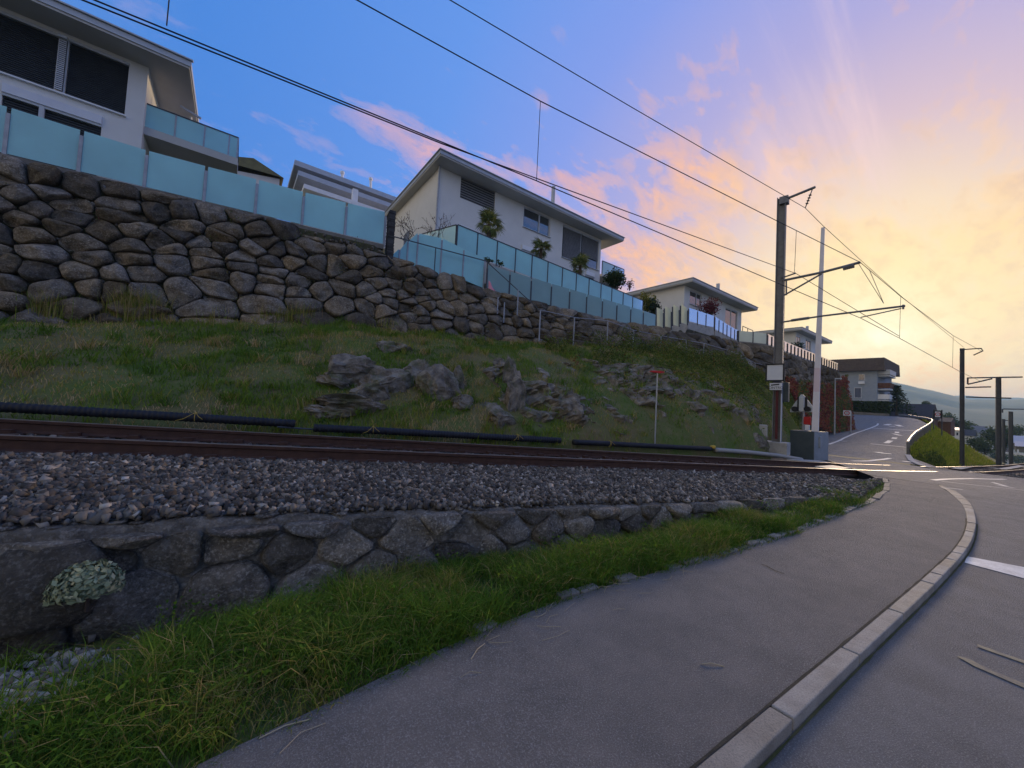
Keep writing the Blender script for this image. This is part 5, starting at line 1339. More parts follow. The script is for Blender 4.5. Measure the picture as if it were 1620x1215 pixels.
# ------------------------------------------------------------------ level crossing gear
uc = 20.0
cb = thing('barrier_cabinet', 'dark grey barrier drive cabinet with a pale side at the crossing', 'barrier cabinet', on_u(1270, 728, uc))
pl_, pr_ = on_u(1249, 727, uc), on_u(1287.5, 731, uc); zt_c = on_u(1287, 683, uc)[2]; zb_c = rz(uc) - .25
pr2 = on_u(1310, 722, uc + 1.05)
q = [(pl_[0], pl_[1]), (pr_[0], pr_[1]), (pr2[0] + .1, pr_[1] - .02), (pl_[0] + 1.1, pl_[1])]
q = [(uc, pl_[1]), (uc, pr_[1]), (uc + 1.25, on_u(1310, 700, uc + 1.25)[1]), (uc + 1.25, pl_[1])]
MB().hexa([(x, y, zb_c) for x, y in q] + [(x, y, zt_c) for x, y in q]).build('body', 'cabinet_dark', cb, bevel=.02)
a_, b2 = Vector((*q[1], 0)), Vector((*q[2], 0)); d_ = (b2 - a_).normalized(); n_ = Vector((d_.y, -d_.x, 0)) * .012
MB().hexa([a_ + n_ + Vector((0, 0, zb_c)), b2 + n_ + Vector((0, 0, zb_c)), b2 - n_ * .5 + Vector((0, 0, zb_c)), a_ - n_ * .5 + Vector((0, 0, zb_c)), a_ + n_ + Vector((0, 0, zt_c - .01)), b2 + n_ + Vector((0, 0, zt_c - .01)), b2 - n_ * .5 + Vector((0, 0, zt_c - .01)), a_ - n_ * .5 + Vector((0, 0, zt_c - .01))]).build('side_panel', 'cabinet_light', cb)
boom = thing('barrier_boom', 'raised pale red and white barrier boom standing almost upright', 'barrier boom', on_u(1289, 690, uc + .5))
ba, bb = Vector(on_u(1289, 695, uc + .5)), Vector(on_u(1302, 360, uc + .5))
nseg = 9
for k in range(nseg):
    s0, s1 = k / nseg, (k + 1) / nseg; r0_, r1_ = .125 - .065 * s0, .125 - .065 * s1
    A1, B1 = ba.lerp(bb, s0), ba.lerp(bb, s1)
    MB().hexa([A1 + Vector((-.03, -r0_, 0)), A1 + Vector((.03, -r0_, 0)), A1 + Vector((.03, r0_, 0)), A1 + Vector((-.03, r0_, 0)), B1 + Vector((-.03, -r1_, 0)), B1 + Vector((.03, -r1_, 0)), B1 + Vector((.03, r1_, 0)), B1 + Vector((-.03, r1_, 0))]).build('boom_segment', 'boom_red' if k == 2 else 'boom_white', boom)
MB().box(ba + Vector((0, .02, -.1)), (.3, .5, .5)).build('hinge', 'cabinet_light', boom, bevel=.03)
# triangular flashing signal
us_ = 21.2
sg = thing('crossing_signal', 'triangular grey level crossing signal with two dark round lamps', 'crossing signal', on_u(1270, 700, us_))
T = [on_u(x, y, us_) for x, y in ((1250, 652), (1250, 648), (1265.5, 626), (1267, 624), (1270, 624), (1272, 626), (1288, 646), (1293, 652))]
n_ = len(T); MB().add([tuple(p) for p in T] + [(p[0] + .06, p[1], p[2]) for p in T], [tuple(range(n_)), tuple(reversed(range(n_, 2 * n_)))] + [(i, i + n_, (i + 1) % n_ + n_, (i + 1) % n_) for i in range(n_)]).build('board', 'signal_grey', sg)
pa, pb = on_u(1264.5, 628, us_ - .1), on_u(1272.3, 651, us_ - .1)
mid = MB().box((us_ - .08, (pa[1] + pb[1]) / 2, (pa[2] + pb[2]) / 2), (.16, abs(pa[1] - pb[1]), abs(pa[2] - pb[2]))).build('casing', 'signal_grey', sg, bevel=.02)
MB().box((us_ - .035, pa[1] + .05, (pa[2] + pb[2]) / 2), (.06, .07, abs(pa[2] - pb[2]))).box((us_ - .035, pb[1] - .05, (pa[2] + pb[2]) / 2), (.06, .07, abs(pa[2] - pb[2]))).build('casing_edge', 'sign_black', sg)
for x in (1257.5, 1277.5):
    p = on_u(x, 647, us_ - .1); MB().disc(tuple(p), (1, 0, 0), .12, .16, 18).build('lamp', 'sign_black', sg)
pp_ = on_u(1271, 655, us_ + .12); MB().tube([(us_ + .12, pp_[1], rz(21) - .3), (us_ + .12, pp_[1], pp_[2] + .6)], .05, 8).build('post', 'galvanised', sg)
pa, pb = on_u(1272, 659, us_), on_u(1283, 672, us_); MB().box((us_, (pa[1] + pb[1]) / 2, (pa[2] + pb[2]) / 2), (.08, abs(pa[1] - pb[1]), abs(pa[2] - pb[2]))).build('red_plate', 'sign_red', sg)
pa, pb = on_u(1274, 672, us_), on_u(1281, 681, us_); MB().box((us_, (pa[1] + pb[1]) / 2, (pa[2] + pb[2]) / 2), (.08, abs(pa[1] - pb[1]), abs(pa[2] - pb[2]))).build('white_plate', 'white_paint', sg)
# thin post with a flat red plate
rp0 = Vector(on_l(1036, 700, 8.9, -.19)); rp1 = on_u(1037, 588, rp0.x); rp1 = Vector((rp0.x, rp0.y, rp1[2]))
rs_ = thing('track_sign', 'flat red plate on a thin grey post in front of the rock face', 'track sign', rp0)
MB().tube([rp0 - Vector((0, 0, .4)), rp1], .022, 8).build('post', 'galvanised', rs_)
n_ = 20; el = [(rp1.x + .26 * math.cos(t) * (1 if abs(math.cos(t)) < .8 else .9), rp1.y + .12 * math.sin(t), rp1.z - .01 + .02 * math.sin(2 * t)) for t in np.linspace(0, 2 * math.pi, n_, endpoint=False)]
wv = Vector((R[0, 0], R[1, 0], 0)).normalized()
MB().hexa([rp1 - wv * .25 + Vector((0, 0, -.02)), rp1 + Vector((.05, -.1, -.06)), rp1 + wv * .24 + Vector((0, 0, -.02)), rp1 + Vector((-.05, .1, -.05)), rp1 - wv * .25 + Vector((0, 0, .01)), rp1 + Vector((.05, -.1, .035)), rp1 + wv * .24 + Vector((0, 0, .01)), rp1 + Vector((-.05, .1, .045))]).build('plate', 'sign_red', rs_, bevel=.008)
# street lamp and zone signs beyond the crossing
ul = 43.0
pf = on_u(1320, 686, ul); pt = on_u(1322, 599, ul)
lamp = thing('street_lamp', 'slim grey street lamp in front of the ivy covered wall', 'street lamp', pf)
MB().tube([(ul, pf[1], pf[2] - .4), (ul, pf[1], pt[2])], [.07, .045], 8).build('post', 'galvanised', lamp)
e = on_u(1331, 598, ul); MB().box((ul, (pf[1] + e[1]) / 2, pt[2]), (.25, abs(pf[1] - e[1]), .08)).build('lamp_head', 'frame_grey', lamp)
def zone_sign(label, rect, u, pole_px, frame=False):
    rt, uf, cy, cz_, w, h = face_sign(label, 'zone_sign', rect, u, 'traffic sign', .12 if frame else None)
    r_ = min(w, h) * .40
    MB().disc((uf - .004, cy, cz_), (1, 0, 0), r_, .01, 24).build('red_ring', 'sign_red', rt); MB().disc((uf - .012, cy, cz_), (1, 0, 0), r_ * .68, .01, 24).build('ring_centre', 'sign_white', rt)
    text_on(rt, '30', uf - .019, cy, cz_, r_ * .9, 'sign_black')
    for x in pole_px:
        p = on_u(x, rect[3], u); MB().beam((u + .06, p[1], cz_ + h / 2 + (.15 if frame else -.1)), (u + .06, p[1], cz_ - 2.6), .09).build('post', 'dark_steel' if frame else 'galvanised', rt)
    return rt
zone_sign('white speed zone sign with red ring against the red ivy', (1334, 649, 1346, 658), 46.0, (1346,))
zone_sign('white speed zone sign in a dark frame beside the guard rail', (1478, 650, 1489, 661), 62.0, (1477, 1490), True)

# guard rail
gpx = [(1436, 706, 699), (1442, 697, 690), (1449, 691, 683), (1457, 686, 678), (1465, 681, 673), (1472, 675, 668.5), (1475.5, 670, 664.5), (1473, 666.5, 662), (1465, 664, 660), (1452, 661, 658), (1437, 659, 656), (1422, 657, 655.2)]
gu = [33.5, 38, 43, 49, 56, 63, 70, 74, 77, 80, 82.5, 85]
gr = thing('guard_rail', 'weathered metal guard rail curving along the road above the mound', 'guard rail', on_u(1436, 706, 33.5))
tops = []
for (x, yb_, yt), u in zip(gpx, gu):
    p = Vector(on_u(x, yt + 1, u)); tops.append(p)
    zg = float(zroad(u)) - .3
    MB().beam((p.x, p.y, zg), (p.x, p.y, p.z + .02), .10).build('post', 'dark_concrete', gr)
for k in range(len(tops) - 1):
    a, b_ = tops[k], tops[k + 1]
    MB().beam(a, b_, .07, .16).build('rail_beam', 'galvanised', gr)
for a, b_ in zip(tops[:6], tops[1:6]):
    for s in (.33, .66):
        p = a.lerp(b_, s); MB().beam((p.x, p.y, float(zroad(p.x)) - .3), (p.x, p.y, p.z - .02), .10).build('post', 'dark_concrete', gr)
# edging kerb of the mound
strip_px('mound_kerb', [(1436, 719), (1442, 728), (1455, 734.5), (1470, 738.5), (1500, 741.5)], .22, 'pale kerb round the foot of the mound', 'concrete', zf=lambda u: float(zroad(u)) + .05 if u < 40 else z_far(u))
for pxs, lab in (([(1512, 741.5), (1531, 738)], 'pale concrete slab by the track right of the mound'), ([(1567, 739.5), (1584, 742)], 'pale kerb stone at the track by the third mast'), ([(1585, 742), (1602, 739.5), (1616, 736.5)], 'bright pale edge stone by the track at the right')):
    strip_px('track_edge', pxs, .4, lab, 'concrete', zf=lambda u: rz(u) - .02)

# ------------------------------------------------------------------ leaves and grass builders
def blades(name, base, height, width, lean, tint, label, mat, kind='stuff', parent=None):
    base = np.asarray(base); n = len(base); a = rng.uniform(0, 2 * np.pi, n)
    sx = np.stack([np.cos(a), np.sin(a), np.zeros(n)], 1); ld = rng.uniform(0, 2 * np.pi, n)
    le = np.stack([np.cos(ld), np.sin(ld), np.zeros(n)], 1) * (np.asarray(lean) * height)[:, None]
    h = height[:, None]; w = width[:, None]; upv = np.array([[0, 0, 1.0]])
    p0 = base - sx * w * .5; p1 = base + sx * w * .5
    mid_ = base + upv * h * .6 + le * .35; p2 = mid_ - sx * w * .4; p3 = mid_ + sx * w * .4
    tip = base + upv * h * (1 - .25 * np.minimum(1, np.asarray(lean)))[:, None] + le
    V = np.stack([p0, p1, p2, p3, tip], 1).reshape(-1, 3); k = 5 * np.arange(n)[:, None]
    Fc = np.concatenate([k + [[0, 1, 3]], k + [[0, 3, 2]], k + [[2, 3, 4]]], 0)
    me = np_mesh(name, V, Fc, tint=np.repeat(np.clip(tint, 0, 1), 5))
    return tag(link(name, me, parent, mat), label, kind=kind)
def leaves(name, pos_, size_, tint_, mat, parent=None, nrm=None):
    pos_ = np.asarray(pos_); n = len(pos_); s = np.asarray(size_)[:, None]
    a = rng.normal(size=(n, 3)); a /= np.linalg.norm(a, axis=1, keepdims=True)
    if nrm is not None:
        a = a * .55 + np.asarray(nrm); a /= np.linalg.norm(a, axis=1, keepdims=True)
    t = rng.normal(size=(n, 3)); b1 = np.cross(a, t); b1 /= np.linalg.norm(b1, axis=1, keepdims=True); b2_ = np.cross(a, b1)
    V = np.stack([pos_ - b1 * s * .5, pos_ - b2_ * s * .28, pos_ + b1 * s * .5, pos_ + b2_ * s * .28], 1).reshape(-1, 3)
    Fc = (4 * np.arange(n)[:, None] + np.array([[0, 1, 2, 3]]))
    return link(name, np_mesh(name, V, Fc, tint=np.repeat(np.clip(tint_, 0, 1), 4)), parent, mat)
# verge grass, lush near the camera
B, Hh, Tt, Wd, Le = [], [], [], [], []
def vg(u, t, hscale):
    p = verge_pt(u, t); n1 = noise.noise(Vector((u * .9, p[1] * 1.2, 4.0))); n2 = noise.noise(Vector((u * 3.1, p[1] * 3.0, 8.0)))
    dens = .55 + .9 * n1 + .5 * n2
    if random.random() > dens + .25: return
    edge = min(1, t * 3.5 + .3)
    if u < -.3 and t > .45 and random.random() < .9: return
    wallside = np.interp(t, [.45, .8, 1], [1, .55, .3]) if u < .7 else 1.1
    if u < 1.2 and t > .72 and random.random() < .6: return
    h = (.06 + .11 * max(0, .6 + n1 + .5 * n2)) * edge * hscale * wallside * random.uniform(.5, 1.4)
    tint_ = .28 + .34 * n1 + .2 * n2 + random.gauss(0, .12)
    dry = noise.noise(Vector((u * 1.3 + 7, p[1] * 1.6, 2.0)))
    if dry > .22 and random.random() < .55: tint_ = random.uniform(.62, .95)
    if random.random() < .14: tint_ = random.uniform(.7, 1.0)
    B.append(p); Hh.append(h); Tt.append(tint_); Wd.append(random.uniform(.003, .0065)); Le.append(random.uniform(.35, 1.4))
for _ in range(44000): vg(random.uniform(-1.6, 2.2), random.random() ** .9, 1.25)
for _ in range(30000): vg(random.uniform(2.0, 6.0), random.random() ** .9, 1.2)
for _ in range(11000): vg(random.uniform(5.5, 9.5), random.random(), .9)
for _ in range(3500): vg(random.uniform(9, 12.8), random.random() * .55, .5)
for _ in range(4000): vg(random.uniform(-5, -1.5), random.random(), 1.0)
for _ in range(110):
    u = random.choice((random.uniform(-1.4, 2.4), random.uniform(-1.4, 4.5), random.uniform(2, 8.5))); t = random.uniform(.08, .85); c = verge_pt(u, t)
    ht = random.uniform(.13, .30) * (1 if u < 4 else .65) * (1.1 - .5 * t); tn_ = random.choice((random.uniform(.1, .5), random.uniform(.2, .6), random.uniform(.55, .85)))
    for _ in range(random.randint(40, 90)):
        B.append((c[0] + random.gauss(0, .045), c[1] + random.gauss(0, .04), c[2])); Hh.append(ht * random.uniform(.5, 1.15)); Tt.append(tn_ + random.gauss(0, .1)); Wd.append(random.uniform(.003, .008)); Le.append(random.uniform(.6, 1.6))
blades('grass', B, np.array(Hh), np.array(Wd), np.array(Le), np.array(Tt), 'long green grass with dry stalks on the verge by the path', 'grass')
# broad weed leaves in the verge
lp, ls, lt = [], [], []
for _ in range(7000):
    u = random.choice((random.uniform(-1.2, 3.5), random.uniform(-1.2, 8))); t = random.uniform(.12, 1.0); p = verge_pt(u, t)
    n1 = noise.noise(Vector((u * 1.6, p[1] * 1.6, 14.0)))
    if n1 < -.05 or (u < -.3 and t > .5): continue
    lp.append((p[0], p[1], p[2] + random.uniform(.02, .2 + .16 * n1))); ls.append(random.uniform(.014, .034)); lt.append(random.uniform(.1, .62))
tag(leaves('weeds', lp, ls, lt, 'grass'), 'broad leaved weeds among the verge grass', kind='stuff')
# bank grass
B, Hh, Tt, Wd, Le = [], [], [], [], []
bare = lambda u, v: noise.noise(Vector((u * .55, v * 1.1, 21.0)))
for _ in range(90000):
    u = random.triangular(-7.5, 30, 2) if random.random() < .8 else random.uniform(-7, 34); t = random.random()
    p = bank_pt(u, t)
    rockz = 6 < u < 20 and t < .70
    if rockz and random.random() < (.0 if noise.noise(Vector((u * .75, t * 3.2, 40.0))) > .08 else .7): continue
    n1 = noise.noise(Vector((u * .7, p[1] * .9, 5.0))); bn_ = bare(u, p[1])
    if bn_ > .18 and random.random() < .35: continue
    h = (.06 + .12 * max(0, .5 + n1)) * random.uniform(.5, 1.4); tint_ = .34 + .3 * n1 + random.gauss(0, .13)
    if bn_ > .05: tint_ = random.uniform(.6, 1); h *= .7
    if t < .14 and u < 9: tint_ += .22; h *= 1.25
    B.append(p); Hh.append(h); Tt.append(tint_); Wd.append(random.uniform(.008, .018)); Le.append(random.uniform(.2, 1.0))
blades('bank_grass', B, np.array(Hh), np.array(Wd), np.array(Le), np.array(Tt), 'short patchy grass with bare brown strips on the bank', 'bank_grass')
B2, H2, T2, W2, L2 = [], [], [], [], []
for _ in range(620):
    u = random.triangular(-7, 26, 3); t = random.random(); c = bank_pt(u, t); bn_ = bare(u, c[1])
    if 8 < u < 20 and t < .62 and random.random() < .7: continue
    if bn_ > .2 and random.random() < .6: continue
    ht = random.uniform(.14, .42); tn_ = random.choice((random.uniform(.1, .45), random.uniform(.3, .62), random.uniform(.66, .95)))
    for _ in range(random.randint(18, 46)):
        uu = c[0] + random.gauss(0, .09); B2.append((uu, c[1] + random.gauss(0, .07), c[2] - .02)); H2.append(ht * random.uniform(.5, 1.15)); T2.append(tn_ + random.gauss(0, .1)); W2.append(random.uniform(.010, .02)); L2.append(random.uniform(.3, 1.2))
for c in rock_spots:
    n1 = noise.noise(Vector((c[0] * .9, c[2] * 1.4, 60.0)))
    if n1 < .0: continue
    tn_ = random.choice((random.uniform(.15, .5), random.uniform(.3, .6), random.uniform(.66, .95)))
    for _ in range(random.randint(10, 26)):
        B2.append((c[0] + random.gauss(0, .08), c[1] + random.gauss(0, .05), c[2] - .03)); H2.append(random.uniform(.10, .30) * (1 + n1)); T2.append(tn_ + random.gauss(0, .1)); W2.append(random.uniform(.010, .018)); L2.append(random.uniform(.3, 1.2))
blades('bank_tufts', B2, np.array(H2), np.array(W2), np.array(L2), np.array(T2), 'tufts of longer grass and dry weeds on the bank', 'bank_grass')
lp, ls, lt = [], [], []
for _ in range(130):
    u = random.triangular(-7, 24, 2); z0_ = random.uniform(float(wfoot(u)), wtopz(u) - .1)
    for _ in range(random.randint(8, 46)):
        uu = u + random.gauss(0, .14); z = z0_ + random.gauss(0, .09); lp.append((uu, wface(uu, z) - random.uniform(.0, .2), z)); ls.append(random.uniform(.025, .065)); lt.append(np.clip(random.gauss(.5, .3), 0, 1))
tag(leaves('wall_weeds', lp, ls, lt, 'bramble'), 'small weeds and moss growing in the joints of the boulder wall', kind='stuff')
# tufts of dry weeds against the wall foot
B, Hh, Tt, Wd, Le = [], [], [], [], []
for (u, n, hh_) in ((-3.9, 350, .8), (-2.4, 700, 1.0), (-2.1, 500, .9), (.9, 400, .5), (1.6, 300, .7), (-5.2, 300, .8), (4.3, 200, .4), (-.6, 260, .5)):
    for _ in range(n):
        uu = u + random.gauss(0, .22); p = bank_pt(uu, 1.0); B.append((uu, p[1] - abs(random.gauss(.08, .1)), p[2] - .05)); Hh.append(hh_ * random.uniform(.4, 1.2)); Tt.append(random.uniform(.45, 1)); Wd.append(random.uniform(.006, .014)); Le.append(random.uniform(.05, .45))
blades('dry_weeds', B, np.array(Hh), np.array(Wd), np.array(Le), np.array(Tt), 'tall dry weeds growing at the foot of the boulder wall', 'bank_grass')
# mound grass
B, Hh, Tt, Wd, Le = [], [], [], [], []
for _ in range(16000):
    u = random.uniform(26.5, 75); t = random.random()
    if not mound_ok(u): continue
    p = mound_pt(u, t); B.append(p); Hh.append(random.uniform(.12, .42)); Tt.append(random.gauss(.42, .2) if t > .3 else random.uniform(.2, .9)); Wd.append(random.uniform(.03, .06)); Le.append(random.uniform(.1, .7))
blades('mound_grass', B, np.array(Hh), np.array(Wd), np.array(Le), np.array(Tt), 'bright grass on the mound beyond the crossing', 'mound_grass')
# brambles over the right part of the bank
lp, ls, lt = [], [], []
for _ in range(52000):
    u = random.uniform(10.5, 34); t = random.betavariate(2.4, 1.1); p = bank_pt(u, t)
    n1 = noise.noise(Vector((u * .8, p[1] * .9, 30.0))); n2 = noise.noise(Vector((u * 2.2, p[2] * 2.2, 33.0)))
    lim = np.interp(u, [10.5, 14, 18, 34], [.35, .15, -.1, -.35])
    if n1 < lim - .15: continue
    hgt = max(0.05, .30 + .55 * n1 + .3 * n2) * np.interp(u, [10, 14, 30], [.5, 1, 1]) * np.interp(t, [.6, .85], [1, 1.9])
    lp.append((p[0] + random.gauss(0, .06), p[1] - random.uniform(0, .3), p[2] + random.random() * hgt)); ls.append(random.uniform(.05, .12)); lt.append(np.clip(.42 + .5 * n2 + random.gauss(0, .16) + (.3 if random.random() < .07 else 0), 0, 1))
tag(leaves('undergrowth', lp, ls, lt, 'bramble'), 'tangled brambles covering the right part of the bank', kind='stuff')
# dark brush at the foot of the mound
lp, ls, lt = [], [], []
for _ in range(7000):
    u = random.uniform(26.8, 44); t = abs(random.gauss(0, .16)); 
    if not mound_ok(u): continue
    p = mound_pt(u, min(1, t)); n1 = noise.noise(Vector((u * .7, p[1], 3))); lp.append((p[0], p[1], p[2] + random.random() * max(.1, .5 + .5 * n1))); ls.append(random.uniform(.10, .2)); lt.append(random.uniform(0, .75))
tag(leaves('brush', lp, ls, lt, 'bramble'), 'dark low brush along the foot of the mound', kind='stuff')
# straw and stalks blown on the path
B = MB()
for _ in range(26):
    u = random.choice((random.uniform(.3, 5), random.uniform(1.0, 4))); v = float(pl(u)) - abs(random.gauss(0, .16)); a = random.uniform(-.9, .5); ln = random.uniform(.06, .26)
    c_ = Vector((u, v, .006)); d_ = Vector((math.cos(a), math.sin(a), 0)); n_ = Vector((-d_.y, d_.x, 0)) * random.uniform(-.2, .2) * ln
    B.tube([c_ - d_ * ln / 2, c_ + n_ + Vector((0, 0, .006)), c_ + d_ * ln / 2], .0016, 4)
for (x, y, dx, dy) in ((1110, 1050, 35, 4), (410, 1168, 80, -30), (745, 1043, 22, -25)):
    p = Vector(on_z(x, y, .004)); q_ = Vector(on_z(x + dx, y + dy, .004)); B.tube([p, p.lerp(q_, .5) + Vector((0, .01, .006)), q_], .003, 4)
o = B.build('straw', 'straw'); tag(o, 'dry stalks blown onto the footpath', kind='stuff')
o.data.attributes.new('tint', 'FLOAT', 'POINT').data.foreach_set('value', np.full(len(o.data.vertices), .6, np.float32))
# pale rubble at the foot of the low wall
rp_, rs2, rt2 = [], [], []
for k in range(900):
    u = random.gauss(-1.0, .26); v = 3.0 + random.gauss(0, .2) - .1 * (u + 1)
    if u > -.35: continue
    tz = min(1, max(0, (v - float(pl(u)) + .05) / (float(lwv(u)) - float(pl(u))))); rp_.append((u, min(v, float(lwv(u)) - .02), verge_pt(u, tz)[2] + random.uniform(0, .05))); rs2.append(random.uniform(.012, .034)); rt2.append(random.uniform(.45, .95))
stones('rubble', rp_, rs2, 'pale broken rubble lying under the left end of the low wall', 'ballast_stone', np.array(rt2))
# pale bushy herb growing from the low wall
hp = on_l(140, 935, 3.3, -.1); hb_ = thing('herb', 'pale grey green bushy herb growing out of the low wall', 'herb', hp)
P, S_, T_, N_ = [], [], [], []
for _ in range(1500):
    d_ = rng.normal(size=3); d_ /= np.linalg.norm(d_); d_[2] = abs(d_[2]) - .25; rr = .6 + .4 * random.random()
    P.append(hp + np.array([d_[0] * .17, d_[1] * .13 - .06, .06 + d_[2] * .19]) * rr); S_.append(random.uniform(.022, .05)); T_.append(np.clip(random.gauss(.55, .25), 0, 1)); N_.append(d_)
leaves('foliage', P, S_, T_, 'sage_leaf', hb_, np.array(N_))
MB().tube([hp - np.array([0, 0, .12]), hp + np.array([.01, -.05, .1])], [.012, .006], 5).build('stem', 'twig', hb_)

# ------------------------------------------------------------------ palms, shrubs, ivy, trees
def fan_leaf(stem, blade, nseg_):
    vs, fs, tt = [], [], []
    for k in range(nseg_):
        a = rad(-105 + 210 * k / (nseg_ - 1)); ln = blade * (1 - .25 * abs(k / (nseg_ - 1) - .5) * 2) * random.uniform(.9, 1.05); w = blade * .05
        d_ = Vector((math.cos(a), math.sin(a), 0)); n_ = Vector((-d_.y, d_.x, 0)) * w
        b0 = Vector((stem, 0, 0)); droop = -.30 * blade * random.uniform(.5, 1.6)
        i0 = len(vs); vs += [b0, b0 + d_ * ln * .55 + n_ + Vector((0, 0, .03)), b0 + d_ * ln * .55 - n_ + Vector((0, 0, .03)), b0 + d_ * ln + Vector((0, 0, droop))]
        fs += [(i0, i0 + 2, i0 + 1), (i0 + 1, i0 + 2, i0 + 3)]; t0 = random.uniform(.1, .9); tt += [t0] * 4
    i0 = len(vs); vs += [Vector((0, .012, 0)), Vector((0, -.012, 0)), Vector((stem, -.012, 0)), Vector((stem, .012, 0)), Vector((0, 0, -.02)), Vector((stem, 0, -.02))]; fs += [(i0, i0 + 1, i0 + 2, i0 + 3), (i0, i0 + 3, i0 + 5, i0 + 4), (i0 + 1, i0 + 4, i0 + 5, i0 + 2)]; tt += [.8] * 6
    return np_mesh('frond', vs, fs, tint=tt)
frond_meshes = [fan_leaf(.34, .46, 17), fan_leaf(.28, .42, 15), fan_leaf(.38, .48, 18)]
def palm(px, ytop, ybase, v, label, r=1.0, n=30):
    head = Vector(on_v(px, (ytop * .55 + ybase * .45), v)); foot = Vector((head.x, head.y, head.z - 2.2))
    root = thing('palm_tree', label, 'palm', foot, 'fan palms on the terrace of the middle house')
    MB().tube([foot, foot.lerp(head, .5) + Vector((.02, 0, 0)), head], [.13 * r, .13 * r, .11 * r], 9).build('trunk', 'bark', root)
    for k in range(n):
        me = random.choice(frond_meshes)
        if not me.materials: me.materials.append(M['palm_leaf'])
        o = bpy.data.objects.new('frond', me); col.objects.link(o); o.parent = root
        az = k * 2.4 + random.uniform(-.3, .3); sc_ = r * (1.28 if k < 20 else .95); el_ = rad(random.choice((70, 50, 30, 12, -8, -30, -50)) + random.uniform(-8, 8))
        o.location = head - foot; o.rotation_euler = (random.uniform(-.4, .4), -el_, az); o.scale = (sc_, sc_, sc_)
    return root
palm(774, 333, 384, 18.2, 'tallest fan palm, leftmost on the terrace under the blinds window', 1.0)
palm(856, 377, 414, 18.2, 'fan palm in front of the two pane window of the middle house', .92)
palm(918, 405, 438, 18.2, 'fan palm in front of the large dark window at the corner', .95)
def bush(name, label, cat, centre, rad3, n, mat, leaf, stem=True, seedv=0, clump=.6, mat_stem='bark', group=None, limbs=5):
    root = thing(name, label, cat, (centre[0], centre[1], centre[2] - rad3[2]), group)
    if stem:
        b_ = MB(); base_ = Vector((centre[0], centre[1], centre[2] - rad3[2] * 1.15))
        for k in range(limbs):
            e = Vector(centre) + Vector((random.uniform(-.6, .6) * rad3[0], random.uniform(-.6, .6) * rad3[1], random.uniform(.1, .7) * rad3[2]))
            b_.tube([base_, base_.lerp(e, .5) + Vector((random.uniform(-.1, .1), random.uniform(-.1, .1), 0)) * rad3[0], e], [rad3[0] * .06, rad3[0] * .04, rad3[0] * .015], 6)
        b_.build('trunk', mat_stem, root)
    cl_ = [(rng.normal(size=3)) for _ in range(16)]; cl_ = [c_ / np.linalg.norm(c_) * random.uniform(.25, .8) for c_ in cl_]
    P = []; T_ = []
    for _ in range(n):
        c_ = random.choice(cl_); q_ = c_ + rng.normal(size=3) * clump * .42
        if np.linalg.norm(q_) > 1.15: continue
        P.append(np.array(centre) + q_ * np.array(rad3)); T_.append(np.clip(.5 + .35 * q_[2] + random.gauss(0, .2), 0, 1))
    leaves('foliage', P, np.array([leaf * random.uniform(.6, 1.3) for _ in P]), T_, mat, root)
    return root
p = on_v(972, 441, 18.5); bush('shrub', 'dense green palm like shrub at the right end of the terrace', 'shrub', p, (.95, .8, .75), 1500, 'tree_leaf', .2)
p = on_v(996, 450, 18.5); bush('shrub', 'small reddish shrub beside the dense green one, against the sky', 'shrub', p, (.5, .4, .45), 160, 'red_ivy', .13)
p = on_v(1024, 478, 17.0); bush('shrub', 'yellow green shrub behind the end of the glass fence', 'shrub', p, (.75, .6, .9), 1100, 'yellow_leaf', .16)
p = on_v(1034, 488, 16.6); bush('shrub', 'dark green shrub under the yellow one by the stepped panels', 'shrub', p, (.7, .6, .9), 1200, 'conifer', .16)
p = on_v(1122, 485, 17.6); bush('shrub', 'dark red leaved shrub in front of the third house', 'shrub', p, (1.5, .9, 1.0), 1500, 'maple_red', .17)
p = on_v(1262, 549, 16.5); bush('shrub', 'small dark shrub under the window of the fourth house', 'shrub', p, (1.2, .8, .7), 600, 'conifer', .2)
for (x, y, lab) in ((800, 412, 'low leafy plant on the glass edge below the first palm'), (781, 407, 'leafy sprig peeping over the corner of the clear glass')):
    p = on_w(x, y); bush('plant', lab, 'plant', (p[0], p[1] + .5, p[2]), (.3, .2, .14), 90, 'tree_leaf', .11, False)
# bare twiggy shrub
bs = thing('bare_shrub', 'nearly leafless twiggy shrub before the side wall of the middle house', 'shrub', on_v(680, 390, 17.5))
b_ = MB(); bp_ = []
def twig(p, d_, ln, r_, lev):
    e = p + d_ * ln; b_.tube([p, e], [r_, r_ * .65], 4, False)
    for s in (.5, .75, 1.0):
        if lev >= 2: bp_.append(p.lerp(e, s))
    if lev >= 4: return
    for _ in range(3 if lev < 2 else 2):
        nd = (d_ + Vector((random.gauss(0, .5), random.gauss(0, .5), random.gauss(.12, .35)))).normalized(); twig(p.lerp(e, random.uniform(.6, 1)), nd, ln * random.uniform(.6, .85), r_ * .62, lev + 1)
for x in (650, 668, 685, 702):
    p = Vector(on_v(x, 388, 17.5)) - Vector((0, 0, .5)); b0_ = Vector(on_v(678, 400, 17.5)) - Vector((0, 0, .6)); b_.tube([b0_, p], [.03, .022], 5, False); twig(p, Vector((random.uniform(-.3, .3), random.uniform(-.3, .3), 1)).normalized(), .78, .022, 0)
b_.build('branches', 'twig', bs); leaves('foliage', [tuple(q_) for q_ in bp_], [random.uniform(.04, .09) for _ in bp_], [random.random() for _ in bp_], 'bud', bs)
